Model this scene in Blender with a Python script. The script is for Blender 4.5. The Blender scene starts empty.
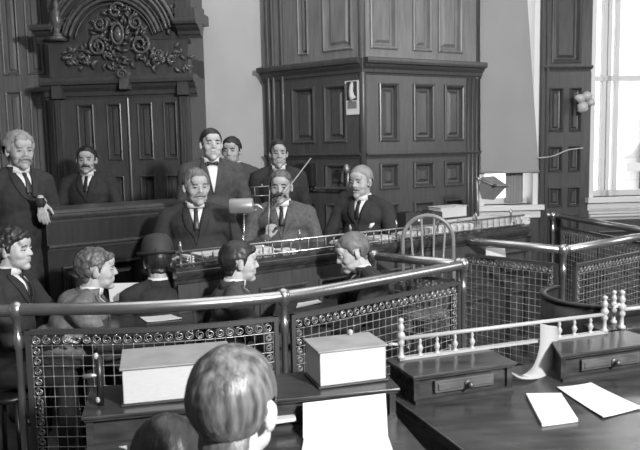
import bpy, bmesh, math, random
from mathutils import Vector, Matrix, noise
from mathutils.bvhtree import BVHTree
random.seed(7)
PI = math.pi
C = bpy.context.scene.collection
R = math.radians
V = Vector

# ---------------------------------------------------------------- camera
CAM_H = 1.70; FPX = 700.0; PITCH = R(6.1); ROLL = R(1.15)
f0 = V((0, math.cos(PITCH), -math.sin(PITCH))); r0 = V((1, 0, 0)); u0 = V((0, math.sin(PITCH), math.cos(PITCH)))
cr = r0*math.cos(ROLL) - u0*math.sin(ROLL)
cu = r0*math.sin(ROLL) + u0*math.cos(ROLL)
CAM = V((0, 0, CAM_H))
def ray(px, py): return f0 + cr*((px-320)/FPX) + cu*((225-py)/FPX)
def at_y(px, py, Y):
    d = ray(px, py); return CAM + d*(Y/d.y)
def at_h(px, py, h):
    d = ray(px, py); return CAM + d*((h-CAM_H)/d.z)

# ---------------------------------------------------------------- materials
MATS = {}
def mat(name, g, rough=.5, metal=0., var=.0, scale=6., stretch=(1,1,1), bump=0., spec=.5, trans=0.):
    if name in MATS: return MATS[name]
    m = bpy.data.materials.new(name); m.use_nodes = True
    nt = m.node_tree; b = nt.nodes['Principled BSDF']
    b.inputs['Roughness'].default_value = rough; b.inputs['Metallic'].default_value = metal
    b.inputs['Specular IOR Level'].default_value = spec
    b.inputs['Base Color'].default_value = (g, g, g, 1)
    if var or bump:
        tc = nt.nodes.new('ShaderNodeTexCoord'); mp = nt.nodes.new('ShaderNodeMapping')
        mp.inputs['Scale'].default_value = stretch
        n = nt.nodes.new('ShaderNodeTexNoise'); n.inputs['Scale'].default_value = scale; n.inputs['Detail'].default_value = 4
        nt.links.new(tc.outputs['Object'], mp.inputs[0]); nt.links.new(mp.outputs[0], n.inputs['Vector'])
        if var:
            cr_ = nt.nodes.new('ShaderNodeValToRGB')
            lo, hi = g*(1-var), min(1, g*(1+var))
            cr_.color_ramp.elements[0].position = .3; cr_.color_ramp.elements[1].position = .7
            cr_.color_ramp.elements[0].color = (lo, lo, lo, 1); cr_.color_ramp.elements[1].color = (hi, hi, hi, 1)
            nt.links.new(n.outputs[0], cr_.inputs[0]); nt.links.new(cr_.outputs[0], b.inputs['Base Color'])
        if bump:
            bp = nt.nodes.new('ShaderNodeBump'); bp.inputs['Strength'].default_value = bump; bp.inputs['Distance'].default_value = .01
            nt.links.new(n.outputs[0], bp.inputs['Height']); nt.links.new(bp.outputs[0], b.inputs['Normal'])
    if trans:
        nt.nodes.remove(b)
        t = nt.nodes.new('ShaderNodeBsdfTransparent'); gl = nt.nodes.new('ShaderNodeBsdfGlossy'); gl.inputs['Roughness'].default_value = .02
        mx = nt.nodes.new('ShaderNodeMixShader'); mx.inputs[0].default_value = .06
        t.inputs[0].default_value = (trans, trans, trans, 1)
        nt.links.new(t.outputs[0], mx.inputs[1]); nt.links.new(gl.outputs[0], mx.inputs[2])
        nt.links.new(mx.outputs[0], nt.nodes['Material Output'].inputs[0])
    MATS[name] = m; return m

M = dict(
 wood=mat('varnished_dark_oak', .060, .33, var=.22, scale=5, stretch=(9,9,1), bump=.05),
 wood_lit=mat('varnished_oak_lit', .15, .38, var=.2, scale=4, stretch=(8,8,1)),  # same oak as the lower panels, paler to hold stronger light
 woodd=mat('dark_wood_and_shade', .018, .35, var=.3, scale=5, stretch=(8,8,1)),  # dark furniture wood, deepened to hold the crowd's shadow on the counter
 desk=mat('polished_desk_wood', .042, .20, var=.4, scale=3, stretch=(2,10,10), bump=.03),
 carve=mat('carved_oak', .09, .22, var=.3, scale=20, bump=.4),
 plaster=mat('painted_plaster', .42, .85, var=.06, scale=2.5),
 ceil=mat('ceiling_plaster', .4, .9), floor=mat('worn_floorboards', .06, .55, var=.3, scale=4, stretch=(1,12,1)),
 brass=mat('polished_brass', .48, .27, .9, var=.10, scale=9),
 brassd=mat('dull_brass', .38, .38, .75, var=.35, scale=14),
 iron=mat('bronzed_iron', .11, .45, .6),
 white=mat('white_enamel', .36, .35), paper=mat('white_paper', .60, .8), paperg=mat('page_edges', .50, .85, var=.06, scale=40, stretch=(1,1,12)),
 paperd=mat('printed_paper', .42, .85, var=.5, scale=60, stretch=(1,1,1)),
 cover=mat('grey_book_cloth', .27, .7, var=.15, scale=12), coverd=mat('dark_leather', .035, .5),
 blind=mat('linen_blind', .27, .9, var=.05, scale=2), frame=mat('painted_window_frame', .62, .5),
 glass=mat('window_glass', 1, trans=.96),
 brick=None, black=mat('black_paint', .01, .4),
 skin=mat('skin', .36, .55, var=.08, scale=30), skinp=mat('pale_skin', .44, .5, var=.06, scale=30),
 suit=mat('black_wool_suit', .022, .85, var=.25, scale=30), suitg=mat('grey_wool_suit', .055, .85, var=.2, scale=35),
 suitm=mat('tweed_suit', .15, .85, var=.25, scale=50), linen=mat('starched_linen', .72, .7),
 tie=mat('silk_tie', .018, .4), felt=mat('black_felt', .03, .7, var=.2, scale=15),
 h_white=mat('white_hair', .24, .6, var=.25, scale=16, stretch=(3,1,1), bump=.6),
 h_dark=mat('dark_hair', .022, .42, var=.5, scale=16, stretch=(3,1,1), bump=.6),
 h_mid=mat('brown_hair', .10, .42, var=.5, scale=14, stretch=(4,1,1), bump=.8),
 h_grey=mat('grizzled_hair', .13, .5, var=.35, scale=16, stretch=(3,1,1), bump=.7),
 eyew=mat('eye_white', .45, .2), eyed=mat('eye_iris', .01, .2), lip=mat('lip', .22, .5), must=mat('dark_moustache', .05, .6, var=.5, scale=60, bump=.6),
 h_near=mat('streaked_brown_hair', .105, .42, var=.75, scale=8, stretch=(8,8,.8), bump=.4),
 paperc=mat('ticker_paper', .34, .8), drawer=mat('lighter_drawer_front', .085, .25, var=.3, scale=3, stretch=(2,10,10)), suit7=mat('brown_wool_suit', .085, .85, var=.25, scale=40),
 cord=mat('cloth_cord', .4, .7), shade=mat('lamp_shade_metal', .30, .42, .5), shaded=mat('dark_lamp_shade', .12, .6),
 leaf=mat('frosted_glass_petal', .42, .4),
)
def brick_mat():
    m = bpy.data.materials.new('pale_brick'); m.use_nodes = True; nt = m.node_tree; b = nt.nodes['Principled BSDF']
    t = nt.nodes.new('ShaderNodeTexBrick'); tc = nt.nodes.new('ShaderNodeTexCoord')
    mp = nt.nodes.new('ShaderNodeMapping'); mp.inputs['Rotation'].default_value = (PI/2, 0, 0)
    t.inputs['Scale'].default_value = 1.5; t.inputs['Color1'].default_value = (.9,)*3+(1,); t.inputs['Color2'].default_value = (.8,)*3+(1,); t.inputs['Mortar'].default_value = (.75,)*3+(1,)
    nt.links.new(tc.outputs['Object'], mp.inputs[0]); nt.links.new(mp.outputs[0], t.inputs['Vector'])
    nt.links.new(t.outputs[0], b.inputs['Base Color']); b.inputs['Roughness'].default_value = .9
    return m
M['brick'] = brick_mat()

# ---------------------------------------------------------------- mesh builder
class MB:
    def __init__(s): s.v = []; s.f = []
    def add(s, vs, fs):
        k = len(s.v); s.v += [V(p) for p in vs]; s.f += [tuple(i+k for i in f) for f in fs]; return s
    def hexa(s, p):  # 8 points: bottom loop 4, top loop 4
        return s.add(p, [(3,2,1,0),(4,5,6,7),(0,1,5,4),(1,2,6,5),(2,3,7,6),(3,0,4,7)])
    def box(s, x0, x1, y0, y1, z0, z1, F=None):
        p = [(x0,y0,z0),(x1,y0,z0),(x1,y1,z0),(x0,y1,z0),(x0,y0,z1),(x1,y0,z1),(x1,y1,z1),(x0,y1,z1)]
        return s.hexa([F(*q) if F else V(q) for q in p])
    def tube(s, pts, r, seg=8, cap=True, closed=False):
        pts = [V(p) for p in pts]; n = len(pts)
        rs = r if isinstance(r, (list, tuple)) else [r]*n
        k = len(s.v); prev = None
        for i, p in enumerate(pts):
            if closed: t = pts[(i+1) % n]-pts[i-1]
            else: t = pts[min(i+1, n-1)]-pts[max(i-1, 0)]
            if t.length < 1e-9: t = V((0,0,1))
            t.normalize()
            if prev is None:
                a = V((0,0,1)) if abs(t.z) < .9 else V((1,0,0)); a = (a-t*a.dot(t)).normalized()
            else:
                a = prev-t*prev.dot(t)
                a = a.normalized() if a.length > 1e-6 else V((1,0,0))
            prev = a; b = t.cross(a)
            for j in range(seg):
                w = 2*PI*j/seg; s.v.append(p+(a*math.cos(w)+b*math.sin(w))*rs[i])
        for i in range(n if closed else n-1):
            i2 = (i+1) % n
            for j in range(seg):
                j2 = (j+1) % seg
                s.f.append((k+i*seg+j, k+i*seg+j2, k+i2*seg+j2, k+i2*seg+j))
        if cap and not closed:
            s.f.append(tuple(k+j for j in reversed(range(seg)))); s.f.append(tuple(k+(n-1)*seg+j for j in range(seg)))
        return s
    def ell(s, c, r, rot=None, seg=16, rings=10):
        c = V(c); k = len(s.v)
        if not hasattr(r, '__len__'): r = (r, r, r)
        def P(q):
            q = V((q[0]*r[0], q[1]*r[1], q[2]*r[2]))
            return c+((rot @ q) if rot else q)
        s.v.append(P((0,0,-1)))
        for i in range(1, rings):
            a = -PI/2+PI*i/rings
            for j in range(seg):
                b = 2*PI*j/seg; s.v.append(P((math.cos(a)*math.cos(b), math.cos(a)*math.sin(b), math.sin(a))))
        s.v.append(P((0,0,1))); top = len(s.v)-1
        for j in range(seg):
            j2 = (j+1) % seg
            s.f.append((k, k+1+j2, k+1+j)); s.f.append((top, k+1+(rings-2)*seg+j, k+1+(rings-2)*seg+j2))
            for i in range(rings-2):
                a = k+1+i*seg; s.f.append((a+j, a+j2, a+seg+j2, a+seg+j))
        return s
    def cap(s, a, b, ra, rb, seg=12):   # tapered capsule
        a, b = V(a), V(b); t = (b-a); L = t.length
        t = t/L if L > 1e-9 else V((0,0,1)); pts = []; rs = []
        for i in range(5):
            w = PI/2*i/5; pts.append(a-t*ra*math.cos(w)); rs.append(max(ra*math.sin(w), ra*.05))
        pts += [a, b]; rs += [ra, rb]
        for i in range(4, -1, -1):
            w = PI/2*i/5; pts.append(b+t*rb*math.cos(w)); rs.append(max(rb*math.sin(w), rb*.05))
        return s.tube(pts, rs, seg)
    def lathe(s, base, prof, seg=12, axis=None):  # prof: (r, h)
        base = V(base); ax = V(axis or (0,0,1)).normalized()
        return s.tube([base+ax*h for r, h in prof], [max(r, .0005) for r, h in prof], seg) if False else s._lathe(base, prof, seg, ax)
    def _lathe(s, base, prof, seg, ax):
        a = V((1,0,0)) if abs(ax.x) < .9 else V((0,1,0)); a = (a-ax*a.dot(ax)).normalized(); b = ax.cross(a); k = len(s.v)
        for r, h in prof:
            for j in range(seg):
                w = 2*PI*j/seg; s.v.append(base+ax*h+(a*math.cos(w)+b*math.sin(w))*max(r, .0004))
        for i in range(len(prof)-1):
            for j in range(seg):
                j2 = (j+1) % seg; s.f.append((k+i*seg+j, k+i*seg+j2, k+(i+1)*seg+j2, k+(i+1)*seg+j))
        s.f.append(tuple(k+j for j in reversed(range(seg)))); s.f.append(tuple(k+(len(prof)-1)*seg+j for j in range(seg)))
        return s
    def sweep(s, prof, p0, p1, a, b):   # closed profile [(x,y)] swept from p0 to p1, axes a,b
        k = len(s.v); n = len(prof)
        for p in (V(p0), V(p1)):
            for x, y in prof: s.v.append(p+a*x+b*y)
        for i in range(n): s.f.append((k+i, k+(i+1) % n, k+n+(i+1) % n, k+n+i))
        s.f.append(tuple(k+i for i in reversed(range(n)))); s.f.append(tuple(k+n+i for i in range(n)))
        return s
    def obj(s, name, m, parent=None, smooth=False, bevel=0, label=None, **props):
        me = bpy.data.meshes.new(name); me.from_pydata([tuple(p) for p in s.v], [], s.f); me.update()
        bm = bmesh.new(); bm.from_mesh(me); bmesh.ops.recalc_face_normals(bm, faces=bm.faces); bm.to_mesh(me); bm.free()
        return link(name, me, m, parent, smooth, bevel, label, **props)
def link(name, me, m, parent=None, smooth=False, bevel=0, label=None, **props):
    o = bpy.data.objects.new(name, me); C.objects.link(o)
    if m and not me.materials: me.materials.append(m)
    if smooth: me.polygons.foreach_set('use_smooth', [True]*len(me.polygons))
    if bevel:
        b = o.modifiers.new('bevel', 'BEVEL'); b.width = bevel; b.segments = 2; b.limit_method = 'ANGLE'
    if parent: o.parent = parent
    if label: o['label'] = label
    for k_, v_ in props.items(): o[k_] = v_
    return o
def empty(name, loc, rz=0, label=None, cat=None, group=None, kind=None):
    o = bpy.data.objects.new(name, None); C.objects.link(o); o.location = loc; o.rotation_euler = (0,0,rz); o.empty_display_size = .1
    if label: o['label'] = label
    if cat: o['category'] = cat
    if group: o['group'] = group
    if kind: o['kind'] = kind
    return o
def copy_tree(o, loc=None, rz=None, label=None, parent=None):
    c = o.copy(); C.objects.link(c); c.parent = parent
    for ch in list(o.children): copy_tree(ch, parent=c)
    if loc is not None: c.location = loc
    if rz is not None: c.rotation_euler = (0,0,rz)
    if label: c['label'] = label
    return c
def tag(o, label, cat, group=None):
    o['label'] = label; o['category'] = cat
    if group: o['group'] = group
    return o
def origin_to(o, p):   # put a world-built mesh object's origin at p
    p = V(p); o.data.transform(Matrix.Translation(-p)); o.location = p; return o

# ---------------------------------------------------------------- wall frames
class Fr:
    def __init__(s, P0, P1, up=0):
        s.o = V((P0[0], P0[1], 0)); d = V((P1[0]-P0[0], P1[1]-P0[1], 0)); s.L = d.length; s.u = d/s.L
        s.n = V((s.u.y, -s.u.x, 0))       # towards the camera when P0 is left of P1
    def __call__(s, u, d, z): return s.o+s.u*u+s.n*d+V((0,0,z))
    def uz(s, px, py, d=0):
        r = ray(px, py); o = s.o+s.n*d; t = (o-CAM).dot(s.n)/r.dot(s.n); p = CAM+r*t
        return (p-o).dot(s.u), p.z
def fbox(mb, F, u0, u1, d0, d1, z0, z1): return mb.box(u0, u1, d0, d1, z0, z1, F)
def panel(mb, F, u0, u1, z0, z1, t=.03):
    prof = [(0,t),(.004,t+.014),(.014,t+.018),(.026,t+.010),(.042,.004),(.058,.002),(.084,.020),(.092,.020)]
    w = min(u1-u0, z1-z0); k = min(1, w*.42/.092)
    n = len(mb.v)
    for i, d in prof:
        i *= k
        for a, b in ((u0+i,z0+i),(u1-i,z0+i),(u1-i,z1-i),(u0+i,z1-i)): mb.v.append(F(a, d, b))
    for r in range(len(prof)-1):
        for j in range(4):
            j2 = (j+1) % 4; mb.f.append((n+r*4+j, n+r*4+j2, n+(r+1)*4+j2, n+(r+1)*4+j))
    q = n+(len(prof)-1)*4; mb.f.append((q,q+1,q+2,q+3))
def panelled(mb, F, u0, u1, z0, z1, cols, rows, t=.03, back=-.04):
    fbox(mb, F, u0, u1, back, 0, z0, z1)
    us = [u0]+[x for c in cols for x in c]+[u1]; zs = [z0]+[x for r in rows for x in r]+[z1]
    for i in range(len(us)-1):
        if i % 2 == 0: fbox(mb, F, us[i], us[i+1], 0, t, z0, z1)
        else:
            for j in range(len(zs)-1):
                if j % 2 == 0: fbox(mb, F, us[i], us[i+1], 0, t, zs[j], zs[j+1])
                else: panel(mb, F, us[i], us[i+1], zs[j], zs[j+1], t)
def cornice(mb, F, u0, u1, z0, z1, out, d0=0):
    h = z1-z0
    prof = [(d0,0),(d0+out*.2,0),(d0+out*.25,h*.12),(d0+out*.35,h*.16),(d0+out*.4,h*.35),(d0+out*.62,h*.5),(d0+out*.7,h*.62),(d0+out*.95,h*.66),(d0+out,h*.8),(d0+out,h*.95),(d0+out*.9,h),(d0,h)]
    mb.sweep(prof, F(u0, 0, z0), F(u1, 0, z0), F.n, V((0,0,1)))
# ================================================================ THE ROOM
PX = lambda px, Y: at_y(px, 150, Y)
A0 = PX(-40, 7.15); A1 = PX(57, 7.1)            # left recessed wall
B0 = PX(57, 6.72); B1 = PX(193.5, 6.55)         # double door case
D0 = PX(193.5, 7.0); D1 = PX(269, 7.0)          # plain wall
E0 = PX(268, 6.95); E1 = PX(364, 6.3)           # angled panelling, left face
G0 = PX(364, 6.3); G1 = PX(477.5, 6.9)          # angled panelling, right face
K0 = PX(476, 7.0); K1 = PX(760, 7.3)            # window wall
ZC = 4.3
floor = MB().box(-6, 7, -3.2, 9, -.1, 0).obj('floor', M['floor'], kind='structure')
MB().box(-6, 7, -3.2, 9, ZC, ZC+.1).obj('ceiling', M['ceil'], kind='structure')
FA = Fr(A0, A1); FB = Fr(B0, B1); FD = Fr(D0, D1); FE = Fr(E0, E1); FG = Fr(G0, G1); FK = Fr(K0, K1)
# wall left + rear + right shells
wl = MB().box(-4.1, -4.0, -3.1, 7.6, 0, ZC); wl.obj('wall_left', M['wood_lit'], kind='structure')
MB().box(-4.1, 6.2, -3.2, -3.1, 0, ZC).obj('wall_front', M['plaster'], kind='structure')
MB().box(6.1, 6.2, -3.1, 7.7, 0, ZC).obj('wall_right', M['plaster'], kind='structure')

# left recessed wall: tall vertical panels
mb = MB()
cols = [(FA.uz(a, 130)[0], FA.uz(b, 130)[0]) for a, b in ((-30, 4), (9, 26), (33, 50))]
panelled(mb, FA, -1.2, FA.L+.1, 0, ZC, cols, [(.3, 1.0), (1.15, 2.35), (2.5, 4.1)])
mb.obj('wall_back_left', M['wood_lit'], kind='structure')  # flash light on this panelling is put into the paler oak

# plain plaster wall with a slim corner moulding
mb = MB(); fbox(mb, FD, -.3, FD.L+.3, -.1, 0, 0, ZC); mb.obj('wall_back', M['plaster'], kind='structure')

# --- door case with carved pediment
dr = empty('door_1', FB(FB.L/2, 0, 0), kind='structure')
def dpart(mb, name, m, **k):
    o = mb.obj(name, m, **k); o.parent = dr; o.matrix_parent_inverse = Matrix.Translation(-dr.location); return o
def zz(F, py, px): return F.uz(px, py)[1]
zc1 = zz(FB, 76, 150); zc0 = zz(FB, 98, 150); zf1 = zz(FB, 40, 150); zpt = zz(FB, 103, 130); zpb = zz(FB, 160, 130)
mb = MB()
fbox(mb, FB, 0, FB.L, -.5, -.04, 0, zz(FB, 60, 100))
cols = [(FB.uz(a, 130)[0], FB.uz(b, 130)[0]) for a, b in ((80, 97), (109, 124), (139.5, 155), (165.5, 179))]
panelled(mb, FB, 0, FB.L, 0, zc0, cols, [(.2, .8), (.95, 1.5), (zpb, zpt)], t=.035)
for a, b in ((60, 67), (183, 191)):      # fluted pilasters
    ua, ub = FB.uz(a, 130)[0], FB.uz(b, 130)[0]
    fbox(mb, FB, ua, ub, .03, .075, 0, zc0)
    for k in range(3):
        x = ua+(ub-ua)*(k+.5)/3; mb.tube([FB(x, .075, .3), FB(x, .075, zc0-.05)], .009, 6)
x = FB.uz(131, 130)[0]; mb.tube([FB(x, .045, .1), FB(x, .045, zc0)], .014, 8)   # meeting bead
dpart(mb, 'door_panelling', M['wood'])
mb = MB()
cornice(mb, FB, -.06, FB.L+.07, zc0, zc1, .16)
fbox(mb, FB, 0, FB.L, -.5, .05, zc1, zf1)
for px in (63, 187):
    u = FB.uz(px, 90)[0]; fbox(mb, FB, u-.05, u+.05, .05, .13, zc0+.01, zc1-.06)
cornice(mb, FB, -.10, FB.uz(60, 40)[0], zf1, zf1+.15, .2); cornice(mb, FB, FB.uz(181, 40)[0], FB.L+.13, zf1, zf1+.15, .22); cornice(mb, FB, -.02, FB.L+.02, zf1-.05, zf1, .05)
fbox(mb, FB, 0, FB.L, -.5, .02, zf1, zf1+1.2)
for px in (190,):
    u = FB.uz(px, 20)[0]; fbox(mb, FB, u-.09, u+.09, -.3, .16, zf1+.15, zf1+.24); fbox(mb, FB, u-.09, u+.05, -.3, .13, zf1+.24, zf1+.31)
dpart(mb, 'door_entablature', M['wood'])
mb = MB(); cu_, cz_ = FB.uz(117, 48)
def arc(r, rt, d, a0=14, a1=166, w=None):
    mb.tube([FB(cu_+r*math.cos(R(a)), d, cz_+r*math.sin(R(a))) for a in [a0+(a1-a0)*i/40 for i in range(41)]], rt, 8)
s = 6.6/700
for r, rt, d in ((41, .008, .06), (45, .016, .09), (49, .018, .11), (52.5, .008, .10), (58, .016, .14), (62, .012, .14), (66, .02, .11)): arc(r*s, rt, d)
dpart(mb, 'arched_moulding', M['carve'], smooth=True)
mb = MB(); rnd = random.Random(3)
def scroll(mb, F, u, z, r, d, rt, turns=1.6, a0=0, sgn=1, seg=6):
    n = 26; pts = []; rs = []
    for i in range(n):
        t = i/(n-1); a = a0+sgn*turns*2*PI*t; q = r*(1-t)**.8
        pts.append(F(u+q*math.cos(a), d+rt*t, z+q*math.sin(a))); rs.append(rt*(1-.6*t))
    mb.tube(pts, rs, seg)
def leafm(mb, F, u, z, L, w, ang, d):
    pts = []; rs = []
    for i in range(7):
        t = i/6; a = ang+t*.8
        pts.append(F(u+L*t*math.cos(a), d+.03*math.sin(t*PI), z+L*t*math.sin(a))); rs.append(.004+w*math.sin(PI*min(1, t*1.05))**.8)
    mb.tube(pts, rs, 6)
# cartouche: oval shield ringed by scrolls and leaves
fu, fz = FB.uz(123, 36)
mb.tube([FB(fu+.055*math.cos(a*PI/10), .13, fz+.09*math.sin(a*PI/10)) for a in range(20)], .012, 8, closed=True)
mb.ell(FB(fu, .10, fz), (.045, .04, .075))
for k in range(110):
    a = rnd.uniform(0, 2*PI); q = rnd.uniform(.07, .27); leafm(mb, FB, fu-.02+q*math.cos(a), fz+q*1.0*math.sin(a)-.02, rnd.uniform(.04, .08), rnd.uniform(.006, .011), a+rnd.uniform(-1.2, 1.2), .05+.05*(1-q/.3))
for sg in (-1, 1):
    scroll(mb, FB, fu+sg*.17, fz+.1, .07, .10, .016, 1.7, rnd.uniform(0, 3), sg); scroll(mb, FB, fu+sg*.2, fz-.1, .09, .10, .018, 1.8, 1, -sg)
    scroll(mb, FB, fu+sg*.36, fz-.19, .07, .08, .014, 1.6, 2, sg)
    for k in range(8): leafm(mb, FB, fu+sg*(.22+.05*k), fz-.2+.015*rnd.uniform(-2, 2), .09, .015, rnd.uniform(0, 2*PI), .07)
scroll(mb, FB, fu, fz+.2, .08, .12, .016, 1.2, .5)
dpart(mb, 'carved_cartouche', M['carve'], smooth=True)
mb = MB()
for (pa, ya, wa, n) in ((168, 58, 22, 26), (178, 20, 14, 26), (80, 58, 10, 12), (62, 25, 8, 8)):
    u, z = FB.uz(pa, ya)
    for k in range(n): leafm(mb, FB, u+rnd.uniform(-1, 1)*wa*s, z+rnd.uniform(-1, 1)*.09, rnd.uniform(.05, .10), .012, rnd.uniform(0, 2*PI), .045 if ya > 40 else .03)
    for k in (-1, 1): scroll(mb, FB, u+k*.07, z, .05, .06, .011, 1.6, 0, k)
dpart(mb, 'foliage_carving', M['carve'], smooth=True)
u, z = FB.uz(64, 39); mb = MB().lathe(FB(u, .12, z), [(.05,0),(.05,.02),(.02,.04),(.035,.08),(.055,.16),(.05,.22),(.025,.26),(.035,.28),(.015,.32),(.004,.36)], 16); fbox(mb, FB, u-.08, u+.06, .0, .18, z-.03, z); dpart(mb, 'urn', M['carve'], smooth=True)
mb = MB(); ku, kz = FB.uz(131.5, 83); fbox(mb, FB, ku-.04, ku+.04, .1, .19, kz-.07, kz+.09)
scroll(mb, FB, ku, kz+.06, .045, .22, .012)
dpart(mb, 'keystone', M['carve'])

# --- angled panelling, two faces
def face(F, name, cols, rows, zc, zt, upper):
    t = empty(name, F(F.L/2, 0, 0), kind='structure')
    def p(mb, n, m):
        o = mb.obj(n, m, kind='structure'); o.parent = t; o.matrix_parent_inverse = Matrix.Translation(-t.location)
    mb = MB(); panelled(mb, F, 0, F.L, 0, zc, cols, rows); p(mb, 'lower_panelling', M['wood'])
    mb = MB(); cornice(mb, F, -.02, F.L+.02, zc, zt, .12)
    zm = F.uz(420, 152)[1]; cornice(mb, F, 0, F.L, zm-.05, zm+.0, .035, .03)
    fbox(mb, F, 0, F.L, .03, .06, 0, .18); p(mb, 'cornice', M['wood'])
    mb = MB(); panelled(mb, F, 0, F.L, zt, ZC, upper, [(zt+.08, ZC-.25)], back=-.06); p(mb, 'upper_panelling', M['wood_lit'])  # upper boards brightened by colour, as if more strongly lit
zt = FG.uz(364, 58)[1]; zc = FG.uz(364, 75)[1]
r1 = (FG.uz(380, 142)[1], FG.uz(380, 83)[1]); r2 = (FG.uz(380, 190)[1], FG.uz(380, 163)[1])
c = lambda F, L: [(F.uz(a, 110)[0], F.uz(b, 110)[0]) for a, b in L]
face(FG, 'wall_panelling_right', c(FG, ((377, 397), (411, 432.5), (442, 462))), [(.25, .8), (.9, r2[0]-.12), r2, r1], zc, zt, c(FG, ((369, 396), (411, 430), (436, 460))))
face(FE, 'wall_panelling_left', c(FE, ((294, 317), (326, 349))), [(.25, .8), (.9, r2[0]-.12), r2, r1], zc, zt, c(FE, ((302, 312), (326, 356))))
mb = MB()
for px in (271.5, 276.5, 285.5): 
    u = FE.uz(px, 110)[0]; mb.tube([FE(u, .035, 0), FE(u, .035, ZC)], .02, 8)
u = FG.uz(474, 110)[0]
for k in (0, .05, .1): mb.tube([FG(u-k, .035, 0), FG(u-k, .035, zc)], .016, 8)
fbox(mb, FG, FG.L-.05, FG.L+.0, -.6, .03, 0, ZC)
mb.tube([FE(FE.L, .01, 0), FE(FE.L, .01, ZC)], .035, 10)
mb.obj('trim_1', M['wood'], smooth=True, kind='structure')
# pale strip of corner moulding beside the plaster
mb = MB(); u = FD.uz(268, 60)[0]; mb.tube([FD(u, .02, 1.2), FD(u, .02, ZC)], .03, 8); mb.obj('trim_2', M['woodd'], kind='structure')

# --- window wall
w1a, w1b = FK.uz(479, 100)[0], FK.uz(538, 100)[0]; pb = FK.uz(589.5, 100)[0]; w2b = FK.uz(700, 100)[0]
sill1 = FK.uz(505, 205)[1]; sill2 = FK.uz(605, 197)[1]
mb = MB()
fbox(mb, FK, -.1, w1a, -.35, 0, 0, ZC); fbox(mb, FK, w1a, w1b, -.35, 0, 0, sill1); fbox(mb, FK, w1b, pb, -.35, 0, 0, ZC)
fbox(mb, FK, pb, w2b, -.35, -.02, 0, sill2); fbox(mb, FK, w2b, w2b+1.6, -.35, 0, 0, ZC)
fbox(mb, FK, -.1, w2b+1.6, -.35, 0, 3.9, ZC)
mb.obj('wall_back_right', M['plaster'], kind='structure')
mb = MB(); wz = FK.uz(560, 72)[1]
panelled(mb, FK, w1b+.03, pb, .0, wz, [(FK.uz(a, 110)[0], FK.uz(b, 110)[0]) for a, b in ((548, 562), (568, 580))], [(.3, 1.0), (1.08, FK.uz(560, 187)[1]), (FK.uz(560, 172)[1], FK.uz(560, 146)[1]), (FK.uz(560, 132)[1], FK.uz(560, 88)[1])], back=-.0)
cornice(mb, FK, w1b+.02, pb+.01, wz, wz+.06, .05)
panelled(mb, FK, w1b+.03, pb, wz+.06, ZC, [(FK.uz(550, 50)[0], FK.uz(580, 50)[0])], [(wz+.08, 3.9)], back=0)
for k in (.0, .05): mb.tube([FK(w1b+.03+k, .03, 0), FK(w1b+.03+k, .03, ZC)], .018, 8)
mb.obj('trim_3', M['wood'], kind='structure')
def window(name, ua, ub, z0, z1, jamb, rail_z, verts):
    w = empty(name, FK((ua+ub)/2, 0, z0), kind='structure')
    def p(mb, n, m):
        o = mb.obj(n, m); o.parent = w; o.matrix_parent_inverse = Matrix.Translation(-w.location)
    mb = MB()
    fbox(mb, FK, ua, ua+.05, -.3, .02, z0, z1); fbox(mb, FK, ub-.05, ub, -.3, .02, z0, z1); fbox(mb, FK, ua, ub, -.3, .02, z1-.05, z1)
    fbox(mb, FK, ua, ub, -.2, -.14, rail_z-.025, rail_z+.025); fbox(mb, FK, ua, ub, -.2, -.14, z0, z0+.06)
    for u in verts: fbox(mb, FK, u-.02, u+.02, -.2, -.14, z0, z1)
    p(mb, 'window_frame', M['frame'])
    mb = MB(); fbox(mb, FK, ua-.04, ub+.04, -.34, .10, z0-.05, z0); fbox(mb, FK, ua-.02, ub+.02, 0, .05, z0-.13, z0-.06); p(mb, 'window_sill', M['frame'])
    mb = MB(); fbox(mb, FK, ua+.05, ub-.05, -.172, -.168, z0, z1); p(mb, 'pane', M['glass'])
window('window_1', w1a, w1b, sill1, 3.9, 0, 1.95, [FK.uz(516, 190)[0]])
window('window_2', pb, w2b, sill2, 3.9, 0, FK.uz(600, 77)[1], [FK.uz(611, 100)[0], FK.uz(616, 100)[0], FK.uz(624, 100)[0]])
# moulded boards beneath the right window
mb = MB()
for k in range(2): cornice(mb, FK, pb, w2b, sill2-.17-k*.065, sill2-.11-k*.065, .05+.02*k)
mb.obj('trim_4', M['frame'], kind='structure')
mb = MB(); zw = sill2-.24; panelled(mb, FK, pb, w2b+1.5, 0, zw, [(pb+.1+i*.6, pb+.6+i*.6) for i in range(4)], [(.25, zw-.1)], back=-.02)
panelled(mb, FK, w1a-.1, w1b+.03, 0, sill1-.14, [(w1a+.06, w1b-.06)], [(.25, sill1-.3)], back=-.005); mb.obj('trim_6', M['wood'], kind='structure')
# half curtain behind the lower sash
vs = []; fs = []; ca, cb_ = FK.uz(509, 190)[0], FK.uz(527, 190)[0]; zc_a, zc_b = sill1+.02, FK.uz(505, 165)[1]
for l in (0, 1):
    for i in range(31): 
        for z in (zc_a, zc_b): vs.append(FK(ca+(cb_-ca)*i/30, -.10+.012*math.sin(i*1.4)+l*.003, z))
for i in range(30): fs += [(2*i, 2*i+1, 2*i+3, 2*i+2), (62+2*i, 62+2*i+2, 62+2*i+3, 62+2*i+1)]
o = MB().add(vs, fs).obj('curtain', M['blind'], smooth=True); origin_to(o, FK(ca, -.1, zc_a)); tag(o, 'narrow grey pleated curtain in the window gap below the blind', 'curtain')
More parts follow.
